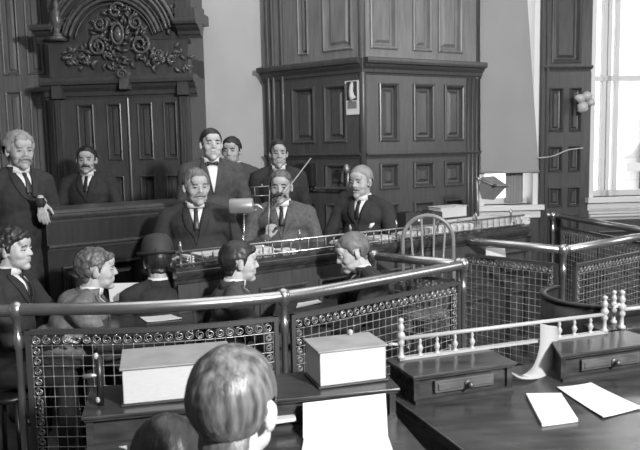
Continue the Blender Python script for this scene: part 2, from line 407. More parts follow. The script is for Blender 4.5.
# blind: hangs crooked, its right edge leaning out to the right lower down
mb = MB(); zb = FK.uz(505, 172)[1]; Bl = []
top = [FK(FK.uz(477, 5)[0], .04, 3.85), FK(FK.uz(519, 5)[0]-.0, .04, 3.85)]
bot = [FK(FK.uz(479, 172)[0], .045, zb), FK(FK.uz(537.5, 172)[0], .045, zb)]
n = 16; vs = []; fs = []
for d in (0, .004):
    for i in range(n+1):
        for j in range(n+1):
            a = top[0].lerp(bot[0], i/n); b = top[1].lerp(bot[1], i/n)
            p = a.lerp(b, j/n)+FK.n*(d+.012*math.sin(j*.5+i*.2)); vs.append(p)
N1 = (n+1)**2
for i in range(n):
    for j in range(n):
        a = i*(n+1)+j
        fs += [(a, a+1, a+n+2, a+n+1), (N1+a, N1+a+n+1, N1+a+n+2, N1+a+1)]
mb.add(vs, fs); bl = empty('window_blind', bot[0], label='grey roller blind drawn most of the way down the back window', cat='window blind')
o = mb.obj('blind_cloth', M['blind'], smooth=True); o.parent = bl; o.matrix_parent_inverse = Matrix.Translation(-bl.location)
o = MB().tube([bot[0]+V((0,0,.0)), bot[1]], .013, 8).obj('bottom_batten', M['blind'], smooth=True); o.parent = bl; o.matrix_parent_inverse = Matrix.Translation(-bl.location)
o = MB().tube([top[0], top[1]+V((.25,0,0))], .03, 10).obj('roller', M['wood_lit'], smooth=True); o.parent = bl; o.matrix_parent_inverse = Matrix.Translation(-bl.location)
# neighbour building outside: pale brick with window ledges
nb = empty('neighbour_building', (3.5, 10.5, 0), label='sunlit pale brick building seen through the windows', cat='building')
mb = MB(); mb.box(1.05, 6, 0, 1.5, -2, 9); o = mb.obj('wall', M['brick'], nb)
mb = MB()
for k in range(5): mb.box(1.05, 3.5, -.12, 0, -.2+k*1.5, -.08+k*1.5)
mb.obj('ledge', M['frame'], nb)
for q in (1.3, 3.0):
    mb = MB(); mb.box(q, q+.12, -.06, .0, 0, 3.6); mb.obj('downpipe', M['iron'], nb)

# ================================================================ BRASS RAILINGS
def smooth_path(P, n=10):
    out = []; Q = [P[0]]+P+[P[-1]]
    for i in range(1, len(Q)-2):
        a, b, c_, d = Q[i-1], Q[i], Q[i+1], Q[i+2]
        for k in range(n):
            t = k/n; out.append(.5*((2*b)+(c_-a)*t+(2*a-5*b+4*c_-d)*t*t+(-a+3*b-3*c_+d)*t**3))
    out.append(P[-1].copy()); return out
class Path:
    def __init__(s, P):
        s.P = [V((p.x, p.y, 0)) for p in P]; s.c = [0]
        for a, b in zip(s.P, s.P[1:]): s.c.append(s.c[-1]+(b-a).length)
        s.L = s.c[-1]
    def at(s, u):
        u = min(max(u, 0), s.L)
        for i in range(len(s.P)-1):
            if u <= s.c[i+1]+1e-9:
                t = (u-s.c[i])/max(1e-9, s.c[i+1]-s.c[i]); return s.P[i].lerp(s.P[i+1], t)
        return s.P[-1].copy()
    def __call__(s, u, d, z):
        a, b = s.at(u-.02), s.at(u+.02); t = (b-a).normalized(); nn = V((t.y, -t.x, 0))
        return s.at(u)+nn*d+V((0,0,z))
def railing(path, rail_z, posts, label, z_bot=.12, ptop=.905, rr=.029, cell=.047, knob=True, base=0., fine=True, skip=False):
    P = Path(path); o0 = P.at(0)
    root = empty('brass_railing', o0+V((0,0,base)), label=label, cat='railing')
    def p(mb, n, m, sm=True, **k):
        o = mb.obj(n, m, smooth=sm, **k); o.parent = root; o.matrix_parent_inverse = Matrix.Translation(-root.location); return o
    p(MB().tube([q+V((0,0,rail_z)) for q in P.P], rr, 14), 'top_rail', M['brass'])
    us = [u*P.L for u in posts]
    for u in us[1 if skip else 0:]:
        mb = MB(); q = P.at(u)
        mb.lathe(q+V((0,0,base)), [(.05,0),(.05,.015),(.03,.03),(.017,.06),(.0155,ptop-.09-base),(.021,ptop-.08-base),(.021,ptop-.03-base),(.0155,ptop-.02-base),(.0155,rail_z-.05-base),(.026,rail_z-.035-base),(.034,rail_z-.018-base),(.036,rail_z-base),(.034,rail_z+.018-base),(.022,rail_z+.033-base),(.008,rail_z+.040-base)] if knob else
                 [(.05,0),(.05,.015),(.03,.03),(.019,.06),(.018,rail_z-.05-base),(.03,rail_z-.03-base),(.03,rail_z-base)], 14)
        p(mb, 'post', M['brass'])
    for a, b in zip(us, us[1:]):
        a += .035; b -= .035
        if b-a < .1: continue
        mb = MB(); n = max(2, int((b-a)/.1)); xs = [a+(b-a)*i/n for i in range(n+1)]
        for z, h in ((ptop-.02, .02), (z_bot, .03)):
            for x0, x1 in zip(xs, xs[1:]): mb.hexa([P(x0,-.014,z),P(x1,-.014,z),P(x1,.014,z),P(x0,.014,z),P(x0,-.014,z+h),P(x1,-.014,z+h),P(x1,.014,z+h),P(x0,.014,z+h)])
        for x in (a, b-.022): mb.hexa([P(x,-.012,z_bot),P(x+.022,-.012,z_bot),P(x+.022,.012,z_bot),P(x,.012,z_bot),P(x,-.012,ptop),P(x+.022,-.012,ptop),P(x+.022,.012,ptop),P(x,.012,ptop)])
        p(mb, 'panel_frame', M['iron'], False)
        a2, b2 = a+.025, b-.025; nc = max(1, round((b2-a2)/cell)); cw = (b2-a2)/nc
        z1 = ptop-.022; z0 = z_bot+.03; zs = z1-cw*1.15; nr = max(1, round((zs-z0)/cw)); ch = (zs-z0)/nr
        mb = MB(); rw = .0026
        for i in range(nc+1): mb.tube([P(a2+i*cw, 0, z0), P(a2+i*cw, 0, zs)], rw, 5, cap=False)
        for j in range(nr+1): mb.tube([P(x, 0, z0+j*ch) for x in [a2+(b2-a2)*k/max(2, nc//2) for k in range(max(2, nc//2)+1)]], rw, 5, cap=False)
        for i in range(nc+1):
            for j in range(nr+1):
                c0 = P(a2+i*cw, 0, z0+j*ch); h = .0068
                mb.add([c0+V((h,0,0)),c0-V((h,0,0)),c0+V((0,h,0)),c0-V((0,h,0)),c0+V((0,0,h)),c0-V((0,0,h))], [(0,2,4),(2,1,4),(1,3,4),(3,0,4),(2,0,5),(1,2,5),(3,1,5),(0,3,5)])
        p(mb, 'wire_grille', M['brassd'])
        mb = MB()
        def spi(u, z, r, sg):
            pts = []
            for i in range(17):
                t = i/16; w = sg*(t*1.75*2*PI)+PI/2; q = r*(1-.72*t); pts.append(P(u+q*math.cos(w), 0, z+q*math.sin(w)))
            mb.tube(pts, .0028, 5)
        for i in range(nc): spi(a2+(i+.5)*cw, zs+cw*.55, cw*.47, 1)
        if fine:
            for j in range(nr):
                spi(a2+.5*cw, z0+(j+.5)*ch, ch*.38, 1); spi(b2-.5*cw, z0+(j+.5)*ch, ch*.38, -1)
        p(mb, 'scroll_border', M['brassd'])
    return root, P
hr = 1.0
RA = [at_h(-60, 314, hr), at_h(18, 310, hr), at_h(150, 307, hr), at_h(278, 297, hr), at_h(372, 281.5, hr), at_h(463, 264.5, hr)]
pa = smooth_path([V((p.x, p.y, 0)) for p in RA]); _P = Path(pa)
def frac(P, px):
    best = min(range(401), key=lambda k: abs(proj_x(P.at(P.L*k/400))-px)); return best/400
def proj_x(p, z=1.0):
    q = V((p.x, p.y, z))-CAM; return 320+FPX*q.dot(cr)/q.dot(f0)
railA, PA = railing(pa, hr, [frac(_P, 16), frac(_P, 284), 1.0], 'long curved brass railing with wire grille crossing the front of the pen')
Bp = V((RA[-1].x, RA[-1].y, 0)); Cp = at_h(452, 240, hr); C0 = at_h(432, 237.5, hr); Ep = at_h(565, 250, hr); Fp = at_h(554, 215.5, hr)
E2 = at_h(700, 226, hr); F2 = at_h(690, 239, hr); F0 = at_h(517, 213, hr)
railing([Bp, at_h(374, 256, hr)], hr, [0.04, 1.0], 'short dark brass railing running back from the corner post toward the bench', z_bot=.5)
railing([C0, Ep], hr, [0.06, .99], 'brass railing with wire grille at the right of the hoop-back chair')
railing([V((Ep.x, Ep.y, 0))+V((.03,.02,0)), E2], hr, [.02, .97], 'bright brass railing with grille running from the corner post out of the right edge', ptop=.89, skip=True)
railing([F0, Fp], hr, [.02, .97], 'short far brass railing at the right end of the bench')
railing([Fp+V((.03,-.015,0)), F2], hr, [.02, .98], 'farthest brass railing below the right windows', skip=True)
# rail B to C: closes the gap beside the corner post

# ================================================================ THE LONG BENCH DESK
DH = 1.06
dA = at_h(176, 267.5, DH); dB = at_h(524, 225.5, DH)
FD2 = Fr(dA, dB)
bench = empty('bench_desk', FD2(FD2.L/2, -.2, 0), label='long panelled wooden bench desk in front of the seated men', cat='desk')
def bp_(mb, n, m, sm=False, root=bench, **k):
    o = mb.obj(n, m, smooth=sm, **k); o.parent = root; o.matrix_parent_inverse = Matrix.Translation(-root.location); return o
mb = MB(); cols = []; u = .08
while u < FD2.L-.3: cols.append((u, u+.36)); u += .44
panelled(mb, FD2, 0, FD2.L, 0, DH-.1, cols, [(.12, .55), (.62, DH-.18)], t=.02); fbox(mb, FD2, 0, .03, -.36, -.04, 0, DH-.1); fbox(mb, FD2, FD2.L-.03, FD2.L, -.36, -.04, 0, DH-.1)
bp_(mb, 'front_panelling', M['wood'])
mb = MB(); cornice(mb, FD2, -.02, FD2.L+.02, DH-.11, DH-.02, .05, .0); fbox(mb, FD2, -.02, FD2.L+.02, -.38, .045, DH-.025, DH); bp_(mb, 'desk_top', M['desk'])
mb = MB(); hz = DH+.085
mb.tube([FD2(0, .0, hz), FD2(FD2.L, .0, hz)], .007, 8); mb.tube([FD2(0, .0, DH+.012), FD2(FD2.L, .0, DH+.012)], .006, 8); 
bp_(mb, 'gallery_rail', M['brass'], True)
nsp = 44
sp = MB().lathe((0,0,0), [(.007,0),(.004,.02),(.006,.04),(.004,.06),(.005,.085)], 6).obj('spindle', M['brass'], bench, True)
fin = MB().lathe((0,0,0), [(.012,0),(.007,.02),(.007,.085),(.011,.09),(.009,.11),(.012,.12),(.004,.145)], 8).obj('finial_post', M['brass'], bench, True)
for i in range(nsp+1):
    src = fin if i % 6 == 0 else sp
    o = src if i in (0, 1) else src.copy()
    if i > 1: C.objects.link(o)
    o.parent = bench; o.location = FD2(.03+(FD2.L-.06)*i/nsp, 0, DH)-bench.location

# platform behind the desk
mb = MB(); fbox(mb, FD2, -.1, FD2.L-.4, -1.6, -.42, 0, .3); mb.obj('trim_5', M['floor'], kind='structure')
# left counter (rail in front of the back man)
kA = at_h(44, 210.5, 1.36); kB = at_h(196, 200, 1.36); FL = Fr(kA, kB)
cn = empty('counter', FL(FL.L/2, -.15, 0), label='panelled counter with a shade-toned front and a ledge at the left beneath the moustached back man', cat='counter')
mb = MB(); cols = [(.08+i*.3, .32+i*.3) for i in range(int((FL.L-.1)/.3))]
panelled(mb, FL, 0, FL.L, 0, 1.28, cols, [(.15, 1.0)], t=.02); fbox(mb, FL, 0, .03, -.3, -.04, 0, 1.28); bp_(mb, 'counter_front', M['woodd'], root=cn)  # shadow of the crowd painted in by the darker wood
mb = MB(); cornice(mb, FL, -.02, FL.L, 1.27, 1.34, .06); fbox(mb, FL, -.02, FL.L, -.32, .07, 1.34, 1.36); cornice(mb, FL, 0, FL.L, 1.1, 1.14, .04, .02); bp_(mb, 'counter_top', M['wood'], root=cn)
# ================================================================ FOREGROUND DESKS
def part(mb, n, m, root, sm=False, **k):
    o = mb.obj(n, m, smooth=sm, **k); o.parent = root; o.matrix_parent_inverse = Matrix.Translation(-root.location); return o
TH, UH = .78, .89
R0 = at_h(414, 375, UH); R1 = at_h(635, 344, UH); FRt = Fr(R0, R1)
L0 = at_h(92, 415, UH); L1 = at_h(404, 386, UH); FLt = Fr(L0, L1)
def U(F, px, py=370, h=UH):     # u coordinate on the desk front line
    return F.uz(px, py)[0]
UD = .20
def desk(F, u0, u1, dback, dfront, label, legs):
    t = empty('writing_desk', F((u0+u1)/2, (dfront+dback)/2, 0), label=label, cat='desk')
    mb = MB(); fbox(mb, F, u0, u1, dback, dfront, TH-.035, TH); o = part(mb, 'desk_top', M['desk'], t, bevel=.006)
    mb = MB(); fbox(mb, F, u0+.05, u1-.05, dback+.05, dback+.08, .15, TH-.035); fbox(mb, F, u0+.04, u1-.04, dback+.05, dfront-.05, TH-.13, TH-.035); part(mb, 'apron', M['wood'], t)
    for a in (u0+.06, u1-.06):
        for d in (dback+.06, dfront-.06):
            c0 = F(a, d, 0); part(MB().lathe(c0, [(.025,0),(.03,.05),(.022,.08),(.028,.35),(.035,.45),(.025,.5),(.036,.55),(.036,TH-.13)], 10), 'leg', M['wood'], t, True)
    return t
dk = desk(FRt, -.04, FRt.L+.9, -.24, .75, 'polished dark desk at lower right carrying two drawer boxes and loose sheets', 1)
dk2 = desk(FLt, -.03, FLt.L-.02, -.30, .62, 'dark desk at lower left carrying the two thick ledgers', 1)
def unit(F, ua, ub, label, drawer=True, dd=.0, root=None, depth=UD, skew=0.):
    F_ = F
    class SK:
        u, n = F_.u, F_.n
        def __call__(s, u, d, z): return F_(u+skew*max(0, -d)*(ub-u)/(ub-ua), d, z)
    F = SK()
    t = empty('drawer_box', F((ua+ub)/2, -depth/2, TH), label=label, cat='drawer box')
    mb = MB(); fbox(mb, F, ua, ub, -depth, dd-.012, TH, UH-.018)
    fbox(mb, F, ua, ua+.022, -depth, dd, TH, UH-.018); fbox(mb, F, ub-.022, ub, -depth, dd, TH, UH-.018); fbox(mb, F, ua, ub, dd-.012, dd+.012, TH, TH+.014)
    part(mb, 'body', M['desk'], t)
    mb = MB(); fbox(mb, F, ua-.012, ub+.012, -depth-.01, dd+.018, UH-.010, UH); fbox(mb, F, ua-.006, ub+.006, -depth, dd+.010, UH-.020, UH-.010); part(mb, 'top_board', M['desk'], t, bevel=.003)
    if drawer:
        m_ = (ua+ub)/2; w = (ub-ua)*.30; z0, z1 = TH+.030, UH-.034
        mb = MB(); fbox(mb, F, m_-w, m_+w, dd-.012, dd+.004, z0, z1); fbox(mb, F, m_-w+.012, m_+w-.012, dd, dd+.009, z0+.010, z1-.010)
        d = part(mb, 'drawer', M['drawer'], t, bevel=.003)
        q = F(m_+.01, dd+.01, (z0+z1)/2); kb = MB(); kb.lathe(q, [(.017,0),(.017,.003),(.010,.004),(.006,.012),(.012,.02),(.010,.026),(.002,.03)], 12, F.n)
        k = kb.obj('knob', M['iron'], smooth=True); k.parent = d
    return t
unit(FRt, 0, U(FRt, 512), 'low wooden drawer box with a round knob, left one under the white spindle gallery')
unit(FRt, U(FRt, 561), U(FRt, 566)+.46, 'low wooden drawer box at the right edge behind the large white sheet', skew=.55)
unit(FLt, -.02, U(FLt, 238), 'low dark box shelf under the thick ledger at left', drawer=False, depth=.27)
unit(FLt, U(FLt, 268), FLt.L-.03, 'low dark box shelf under the small thick ledger in the middle', drawer=False, depth=.24)

# spindle gallery on the right desk
def bal(c0, s=1., big=False):
    pr = [(.013,0),(.013,.006),(.006,.012),(.009,.022),(.013,.032),(.008,.042),(.005,.05),(.008,.058),(.005,.066),(.005,.08)]
    if big: pr = [(.016,0),(.016,.01),(.009,.016),(.008,.05),(.013,.056),(.014,.066),(.009,.074),(.013,.08),(.018,.09),(.013,.1),(.008,.106),(.012,.114),(.014,.124),(.009,.134),(.006,.14),(.012,.147),(.010,.155),(.003,.16)]
    return MB().lathe(c0, [(r*s, h*s) for r, h in pr], 12)
gy = -UD+.015
def gl(px, d=gy):
    return FRt.uz(px, 345, d)[0]
ga, gb = gl(401), gl(604)
gal = empty('gallery', FRt((ga+gb)/2, gy, UH), label='white spindle gallery rail with turned end posts along the back of the right desk', cat='rail')
part(MB().tube([FRt(ga, gy, UH+.082), FRt(gb, gy, UH+.082)], .0085, 10), 'top_rail', M['white'], gal, True)
mb = MB(); fbox(mb, FRt, ga-.01, gb+.01, gy-.012, gy+.012, UH, UH+.010); part(mb, 'base_strip', M['white'], gal)
for px in (401, 604): part(bal(FRt(gl(px), gy, UH+.005), 1.0, True), 'end_post', M['white'], gal, True)
for px in (420, 437, 455, 472, 559, 574, 590): part(bal(FRt(gl(px), gy, UH+.005)), 'spindle', M['white'], gal, True)
part(MB().tube([FRt(ga, gy, UH+.06), FRt(ga-.03, gy-.01, UH+.062), FRt(ga-.045, gy-.015, UH+.06)], [.006,.006,.009], 8), 'side_knob', M['white'], gal, True)
g2 = empty('gallery', FRt(gb+.09, gy-.03, UH), label='short white gallery with a tall turned post at the far right edge of the desk', cat='rail')
q0 = FRt(gl(621, gy-.03), gy-.03, UH)
part(bal(q0, 1.08, True), 'end_post', M['white'], g2, True)
part(bal(FRt(gl(613, gy-.12), gy-.12, UH), .95, True), 'rear_post', M['white'], g2, True)
part(MB().tube([q0+V((0,0,.085)), q0+FRt.u*.25+V((0,0,.083))], .009, 10), 'top_rail', M['white'], g2, True)
part(MB().tube([q0+FRt.u*x+V((0,0,z)) for x, z in ((0,.10),(-.02,.11),(-.04,.10),(-.05,.08))], .008, 8), 'scroll_arm', M['white'], g2, True)
mb = MB(); fbox(mb, FRt, gb+.02, gb+.40, gy-.16, gy-.005, UH-.02, UH); part(mb, 'shelf', M['desk'], g2)
mb = MB(); fbox(mb, FRt, gb+.03, gb+.38, gy-.15, gy-.03, TH, UH-.02); part(mb, 'bracket', M['desk'], g2)

# turned finials standing at the left ends
t = empty('gallery', at_h(106, 402, UH), label='dark upright post with small white knobs beside the thick ledger at left', cat='rail')
q = V(at_h(101, 405, UH)); 
part(MB().tube([q+V((0,0,0)), q+V((0,0,.165))], .011, 8), 'post', M['woodd'], t, True)
for dz in (.02, .165): part(MB().ell(q+V((-.006,-.006,dz)), (.009,.009,.011), None, 10, 8), 'knob', M['white'], t, True)
part(MB().tube([q+V((0,0,.10)), q+V((-.05,-.01,.10))], [.007,.008], 8), 'side_arm', M['brassd'], t, True)
t = empty('finial', FLt(FLt.L-.13, -.235, UH), label='small white turned finial behind the small thick ledger', cat='finial')
part(bal(FLt(FLt.L-.13, -.225, UH), .95, True), 'turned_post', M['white'], t, True)

# ================================================================ LEDGERS AND PAPERS
def ledger(c0, ux, w, dpt, h, label, cover_t=.006, mtop='cover', name='ledger', tilt=0, curve=0.01):
    """c0: front-left bottom corner, ux: unit vector along front"""
    uy = V((-ux.y, ux.x, 0)); F = lambda x, y, z: c0+ux*x+uy*y+V((0,0,z))
    t = empty(name, c0, label=label, cat='book')
    MBx = MB().box(0, w, 0, dpt, 0, cover_t, F); part(MBx, 'bottom_cover', M['coverd'], t, bevel=.002)
    part(MB().box(0, w, 0, dpt, h-cover_t, h, F), 'top_cover', M[mtop], t, bevel=.002)
    mb = MB(); n = 8; vs = []
    for z in (cover_t, h-cover_t):
        vs += [F(.008, .008, z), F(w-.008, .008, z), F(w-.008, dpt-.004, z), F(.008, dpt-.004, z)]
    mb.hexa(vs); part(mb, 'page_block', M['paperg'], t, bevel=.003)
    return t
bl0 = at_h(121, 407.5, UH+.002); bl1 = at_h(236, 396, UH+.002); ub_ = (bl1-bl0); wL = ub_.length; ub_.normalize()
ledger(bl0, ub_, wL, .24, .125, 'large thick ledger with grey cover and white page edge lying at left')
br0 = at_h(319, 389.5, UH+.002); br1 = at_h(389, 380.5, UH+.002); ur = (br1-br0); wR = ur.length; ur.normalize()
ledger(br0, ur, wR, .185, .130, 'small very thick ledger with grey cover lying beside the white turned gallery')
# sheets helper
def sheet(corners, th, label, name='sheet_of_paper', m='paper', sag=.0, cat='paper', n=8):
    a, b, c_, d = [V(p) for p in corners]; vs = []; fs = []
    for l in (0, 1):
        for i in range(n+1):
            for j in range(n+1):
                s_, t_ = i/n, j/n; p = (a*(1-s_)+b*s_)*(1-t_)+(d*(1-s_)+c_*s_)*t_
                p = p+V((0,0, l*th+sag*(abs(2*s_-1)**3+abs(2*t_-1)**3)*.5*(1 if (i+j) % 2 or True else 0))); vs.append(p)
    N = (n+1)**2
    for i in range(n):
        for j in range(n):
            q = i*(n+1)+j; fs += [(q, q+n+1, q+n+2, q+1), (N+q, N+q+1, N+q+n+2, N+q+n+1)]
    for i in range(n):
        for e in ((i, i+1), (n*(n+1)+i, n*(n+1)+i+1), (i*(n+1), (i+1)*(n+1)), (i*(n+1)+n, (i+1)*(n+1)+n)):
            fs.append((e[0], e[1], N+e[1], N+e[0]))
    o = MB().add(vs, fs).obj(name, M[m], smooth=False); origin_to(o, a); tag(o, label, cat); return o
h1 = TH+.001
sheet([at_h(526, 396, h1), at_h(542, 427, h1), at_h(578, 422, h1), at_h(561, 395.5, h1)], .010, 'small pad of white paper on the right desk beside the larger sheet', 'paper_pad', sag=.001)
sheet([at_h(557, 389, h1), at_h(603, 419, h1), at_h(642, 409, h1), at_h(591, 384.5, h1)], .003, 'large white sheet lying flat on the right desk', sag=.006)
# leaning sheet and flat sheet in the middle
p = lambda px, py, h: at_h(px, py, h)
fl = [p(302, 450, h1), p(391, 446, h1)]
pp = MB()
A_ = at_h(303, 438.5, TH+.003); B_ = at_h(388, 436, TH+.003)
A2 = FLt(FLt.uz(302, 406)[0], .02, .868); B2 = FLt(FLt.uz(384, 403)[0], .02, .875)
sheet([A_, B_, B2, A2], .003, 'white sheet propped upright against the box shelf below the small ledger', 'sheet_of_paper', sag=.0)
sheet([at_h(300, 462, h1), at_h(395, 458, h1), at_h(388, 437.5, h1), at_h(304, 440, h1)], .006, 'white papers lying flat at the bottom edge below the propped sheet', 'sheet_of_paper')
# little white slips beside the near head
sheet([at_h(276, 424, h1+.03), at_h(296, 421, h1+.03), at_h(293, 412, h1+.03), at_h(276, 414, h1+.03)], .012, 'thin white slips just right of the near head', 'paper_slips')
sheet([at_h(118, 447, h1), at_h(127, 450, h1), at_h(127, 444, h1), at_h(121, 443, h1)], .003, 'tiny scrap of white paper at the lower left', 'paper_scrap')
# curled strip hung over the gallery
pts = [(548.5, 325.5, gy+.014, .94, 9), (551, 331, gy+.018, None, 9), (550, 345, gy+.03, None, 9.5), (546, 358, gy+.06, None, 11), (538, 368, gy+.10, None, 12)]
vs = []; L_, R_ = [], []
def fp(px, py, d):
    u, z = FRt.uz(px, py, d); return FRt(u, d, z)
prof = [((540,324),(557,327),gy+.016), ((540,336),(558,338),gy+.02), ((539,349),(557,350),gy+.03), ((536,360),(555,361),gy+.05), ((531,369),(550,371),gy+.08), ((523,375),(543,377.5),gy+.11)]
for l, r, d in prof: L_.append(fp(*l, d)); R_.append(fp(*r, d))
for l, r in (((515,374),(530,379.5)), ((508,370),(518,378)), ((505,366),(509,371.5))):
    dz = .012 if l[0] > 510 else .02 if l[0] > 506 else .035
    L_.append(at_h(*l, TH+dz)); R_.append(at_h(*r, TH+dz*.8))
def resample(Q):
    return smooth_path(Q, 5)
L_, R_ = resample(L_), resample(R_); n = len(L_); vs = []; fs = []
nn = V((.2,-.3,.9)).normalized()*.003
for off in (V((0,0,0)), nn):
    for a, b in zip(L_, R_): vs += [a+off, a.lerp(b, .5)+off+V((0,0,-.002)), b+off]
for i in range(n-1):
    for j in range(2):
        q = i*3+j; fs += [(q, q+1, q+4, q+3), (3*n+q, 3*n+q+3, 3*n+q+4, 3*n+q+1)]
    for j in (0, 2): q = i*3+j; fs.append((q, q+3, 3*n+q+3, 3*n+q))
o = MB().add(vs, fs).obj('curled_paper_strip', M['paperc'], smooth=True); origin_to(o, R_[-1]); tag(o, 'long white paper strip curling down over the gallery between the drawer boxes', 'paper')

# ================================================================ BENCH THINGS
def bu(px, d=-.1): return FD2.uz(px, 245, d)[0]
def bsheet(pa, pb_, d0, d1, h, label, name='paper_stack', m='paper', z=DH, skew=0):
    a, b = bu(pa, d0), bu(pb_, d0)
    mb = MB(); n = max(1, int(h/.007)); rnd_ = random.Random(pa)
    for k in range(n):
        x = rnd_.uniform(-.008, .008); y = rnd_.uniform(-.008, .008)
        fbox(mb, FD2, a+x, b+x, d0+y, d1+y, z+h*k/n, z+h*(k+1)/n-.0008)
    o = mb.obj(name, M[m]); origin_to(o, FD2((a+b)/2, (d0+d1)/2, z)); tag(o, label, 'paper'); return o
bsheet(180, 186, -.14, -.03, .05, 'small upright bundle of white paper at the left end of the bench desk')
bsheet(190, 231, -.32, -.12, .028, 'low stack of papers on the bench in front of the stout white-haired man')
bsheet(210, 219, -.09, -.02, .035, 'small white card packet behind the bench rail under the low paper stack')
bsheet(233, 262, -.20, -.05, .045, 'pile of white papers at the foot of the metal desk lamp')
bsheet(272, 287, -.14, -.04, .02, 'small white papers on the bench below the seated man with the dark moustache')
bsheet(330, 339, -.14, -.03, .035, 'crumpled white paper lying on the bench above the stooping fair-haired man')
bsheet(366, 384, -.22, -.06, .022, 'white papers under the hand of the man with a pocket square')
bsheet(388, 409, -.2, -.03, .035, 'white papers on the bench left of the hoop chair top')
bsheet(412, 455, -.22, -.03, .06, 'thick white papers on the bench behind the hoop of the chair')
bsheet(458, 487, -.30, -.03, .07, 'wide pile of white papers along the bench right of the chair')
bsheet(489, 503, -.30, -.03, .075, 'wide pile of white papers at the far right end of the bench')
# row of dark law books
x = bu(403, -.30); e = bu(440, -.30); k = 0; rnd = random.Random(5)
protos = []
while x < e-.02:
    w = rnd.uniform(.024, .034); hh = .150+rnd.uniform(-.012, .010)
    t = empty('law_book', FD2(x+w/2, -.32, DH), label='slim dark law book standing in the row on the bench', cat='book', group='dark law books in a row on the bench')
    mb = MB(); fbox(mb, FD2, x, x+.003, -.37, -.27, DH, DH+hh); fbox(mb, FD2, x+w-.005, x+w-.002, -.37, -.27, DH, DH+hh); fbox(mb, FD2, x, x+w-.002, -.272, -.266, DH, DH+hh)
    for zz_ in (.3, .6, .85): fbox(mb, FD2, x+.001, x+w-.003, -.266, -.263, DH+hh*zz_, DH+hh*zz_+.004)
    part(mb, 'cover', M['coverd'], t)
    mb = MB(); fbox(mb, FD2, x+.003, x+w-.005, -.368, -.272, DH+.003, DH+hh-.004); part(mb, 'page_block', M['paperg'], t)
    if k == 4:
        t['label'] = 'dark law book with a white spine label in the bench row'; del t['group']
        mb = MB(); fbox(mb, FD2, x+.002, x+w-.004, -.263, -.261, DH+hh*.55, DH+hh*.85); part(mb, 'spine_label', M['paper'], t)
    x += w; k += 1
q = FD2(bu(441, -.30), -.30, DH); ledger(q, FD2.u, bu(473, -.30)-bu(441, -.30), .16, .075, 'dark closed volume under the pale book at the right of the bench', mtop='coverd')
q = FD2(bu(441, -.30), -.30, DH+.076)
t = ledger(q, FD2.u, bu(468, -.30)-bu(441, -.30), .15, .095, 'pale thick book lying on the dark volume at the right of the bench', mtop='paperd')
# inkwell
t = empty('inkwell', FD2(bu(475, -.12), -.12, DH+.071), label='white inkwell beside the pale thick book', cat='inkwell')
part(MB().lathe(FD2(bu(475, -.12), -.12, DH+.071), [(.022,0),(.024,.01),(.02,.03),(.012,.036),(.014,.044),(.009,.046)], 12), 'glass_body', M['white'], t, True)
t.location = t.location; 
# big metal desk lamp
lq = FD2(bu(243.5, -.13), -.13, DH); Yl = lq.y
t = empty('desk_lamp', lq, label='metal desk lamp with a horizontal cylinder shade on the bench', cat='desk lamp')
part(MB().lathe(lq, [(.05,0),(.05,.008),(.02,.016),(.008,.03)], 16), 'base', M['brassd'], t, True)
tp = at_y(244, 214, Yl)
part(MB().tube([lq+V((0,0,.01)), tp], .006, 8), 'stem', M['brass'], t, True)
sl, sr = at_y(229.5, 206.3, Yl), at_y(253, 205.5, Yl); ax = (sr-sl)
part(MB().lathe(sl, [(.030,0),(.045,.0),(.047,.006),(.047,ax.length-.006),(.044,ax.length),(.02,ax.length+.004)], 20, ax), 'lamp_shade', M['shade'], t, True)
part(MB().tube([sr, at_y(258, 205.5, Yl), at_y(262, 208, Yl), at_y(264, 212, Yl)], [.012, .011, .007, .004], 8), 'socket', M['brass'], t, True)
part(MB().tube([tp, at_y(250, 212.5, Yl), at_y(256, 209, Yl)], .005, 8), 'arm', M['brass'], t, True)
part(MB().ell(at_y(255.5, 210, Yl), .011, None, 10, 8), 'joint', M['brass'], t, True)
# wire rack held above the lamp on a rod
t = empty('wire_rack', FD2(bu(268, -.17), -.17, DH), label='light wire frame on a thin rod just right of the standing bow-tie man', cat='rack')
Yr = FD2(bu(268, -.17), -.17, DH).y
a, b, c_, d = at_y(248, 187.5, Yr), at_y(269, 186, Yr), at_y(269.5, 195.5, Yr), at_y(248.5, 196, Yr)
part(MB().tube([a, b, c_, d], .0032, 6, closed=True).tube([at_y(254.5, 187, Yr), at_y(255, 196, Yr)], .0032, 6).tube([at_y(262, 184, Yr), at_y(262, 187, Yr)], .004, 6), 'wire_frame', M['brassd'], t, True)
part(MB().tube([FD2(bu(268, -.17), -.17, DH), at_y(269.5, 190, Yr)], .003, 6), 'rod', M['brassd'], t, True)
# right lamp with dark folded shade
rq = FD2(FD2.uz(478, 222, -.34)[0], -.34, DH); Yq = rq.y
t = empty('desk_lamp', rq, label='desk lamp with a dark tented shade in front of the right window blind', cat='desk lamp')
part(MB().lathe(rq, [(.05,0),(.05,.008),(.02,.014),(.008,.03)], 14), 'base', M['iron'], t, True)
part(MB().tube([rq, at_y(477.5, 180, Yq)], .007, 8), 'stem', M['brassd'], t, True)
part(MB().ell(at_y(478.5, 179, Yq), .018, None, 10, 8), 'joint', M['brass'], t, True)
ap = at_y(494, 185.5, Yq-.06); vs = [at_y(482, 177, Yq), at_y(494, 176, Yq), at_y(508, 185.5, Yq), at_y(494, 200, Yq), at_y(482, 199, Yq-.02), at_y(479, 188, Yq)]
mb = MB(); n = 6; base_ = vs+[ap]; off = V((0,.012,0))
mb.add(base_+[q+off for q in base_], [(i, (i+1) % n, 6) for i in range(n)]+[(7+(i+1) % n, 7+i, 13) for i in range(n)]+[(i, 7+i, 7+(i+1) % n, (i+1) % n) for i in range(n)])
part(mb, 'lamp_shade', M['shaded'], t)
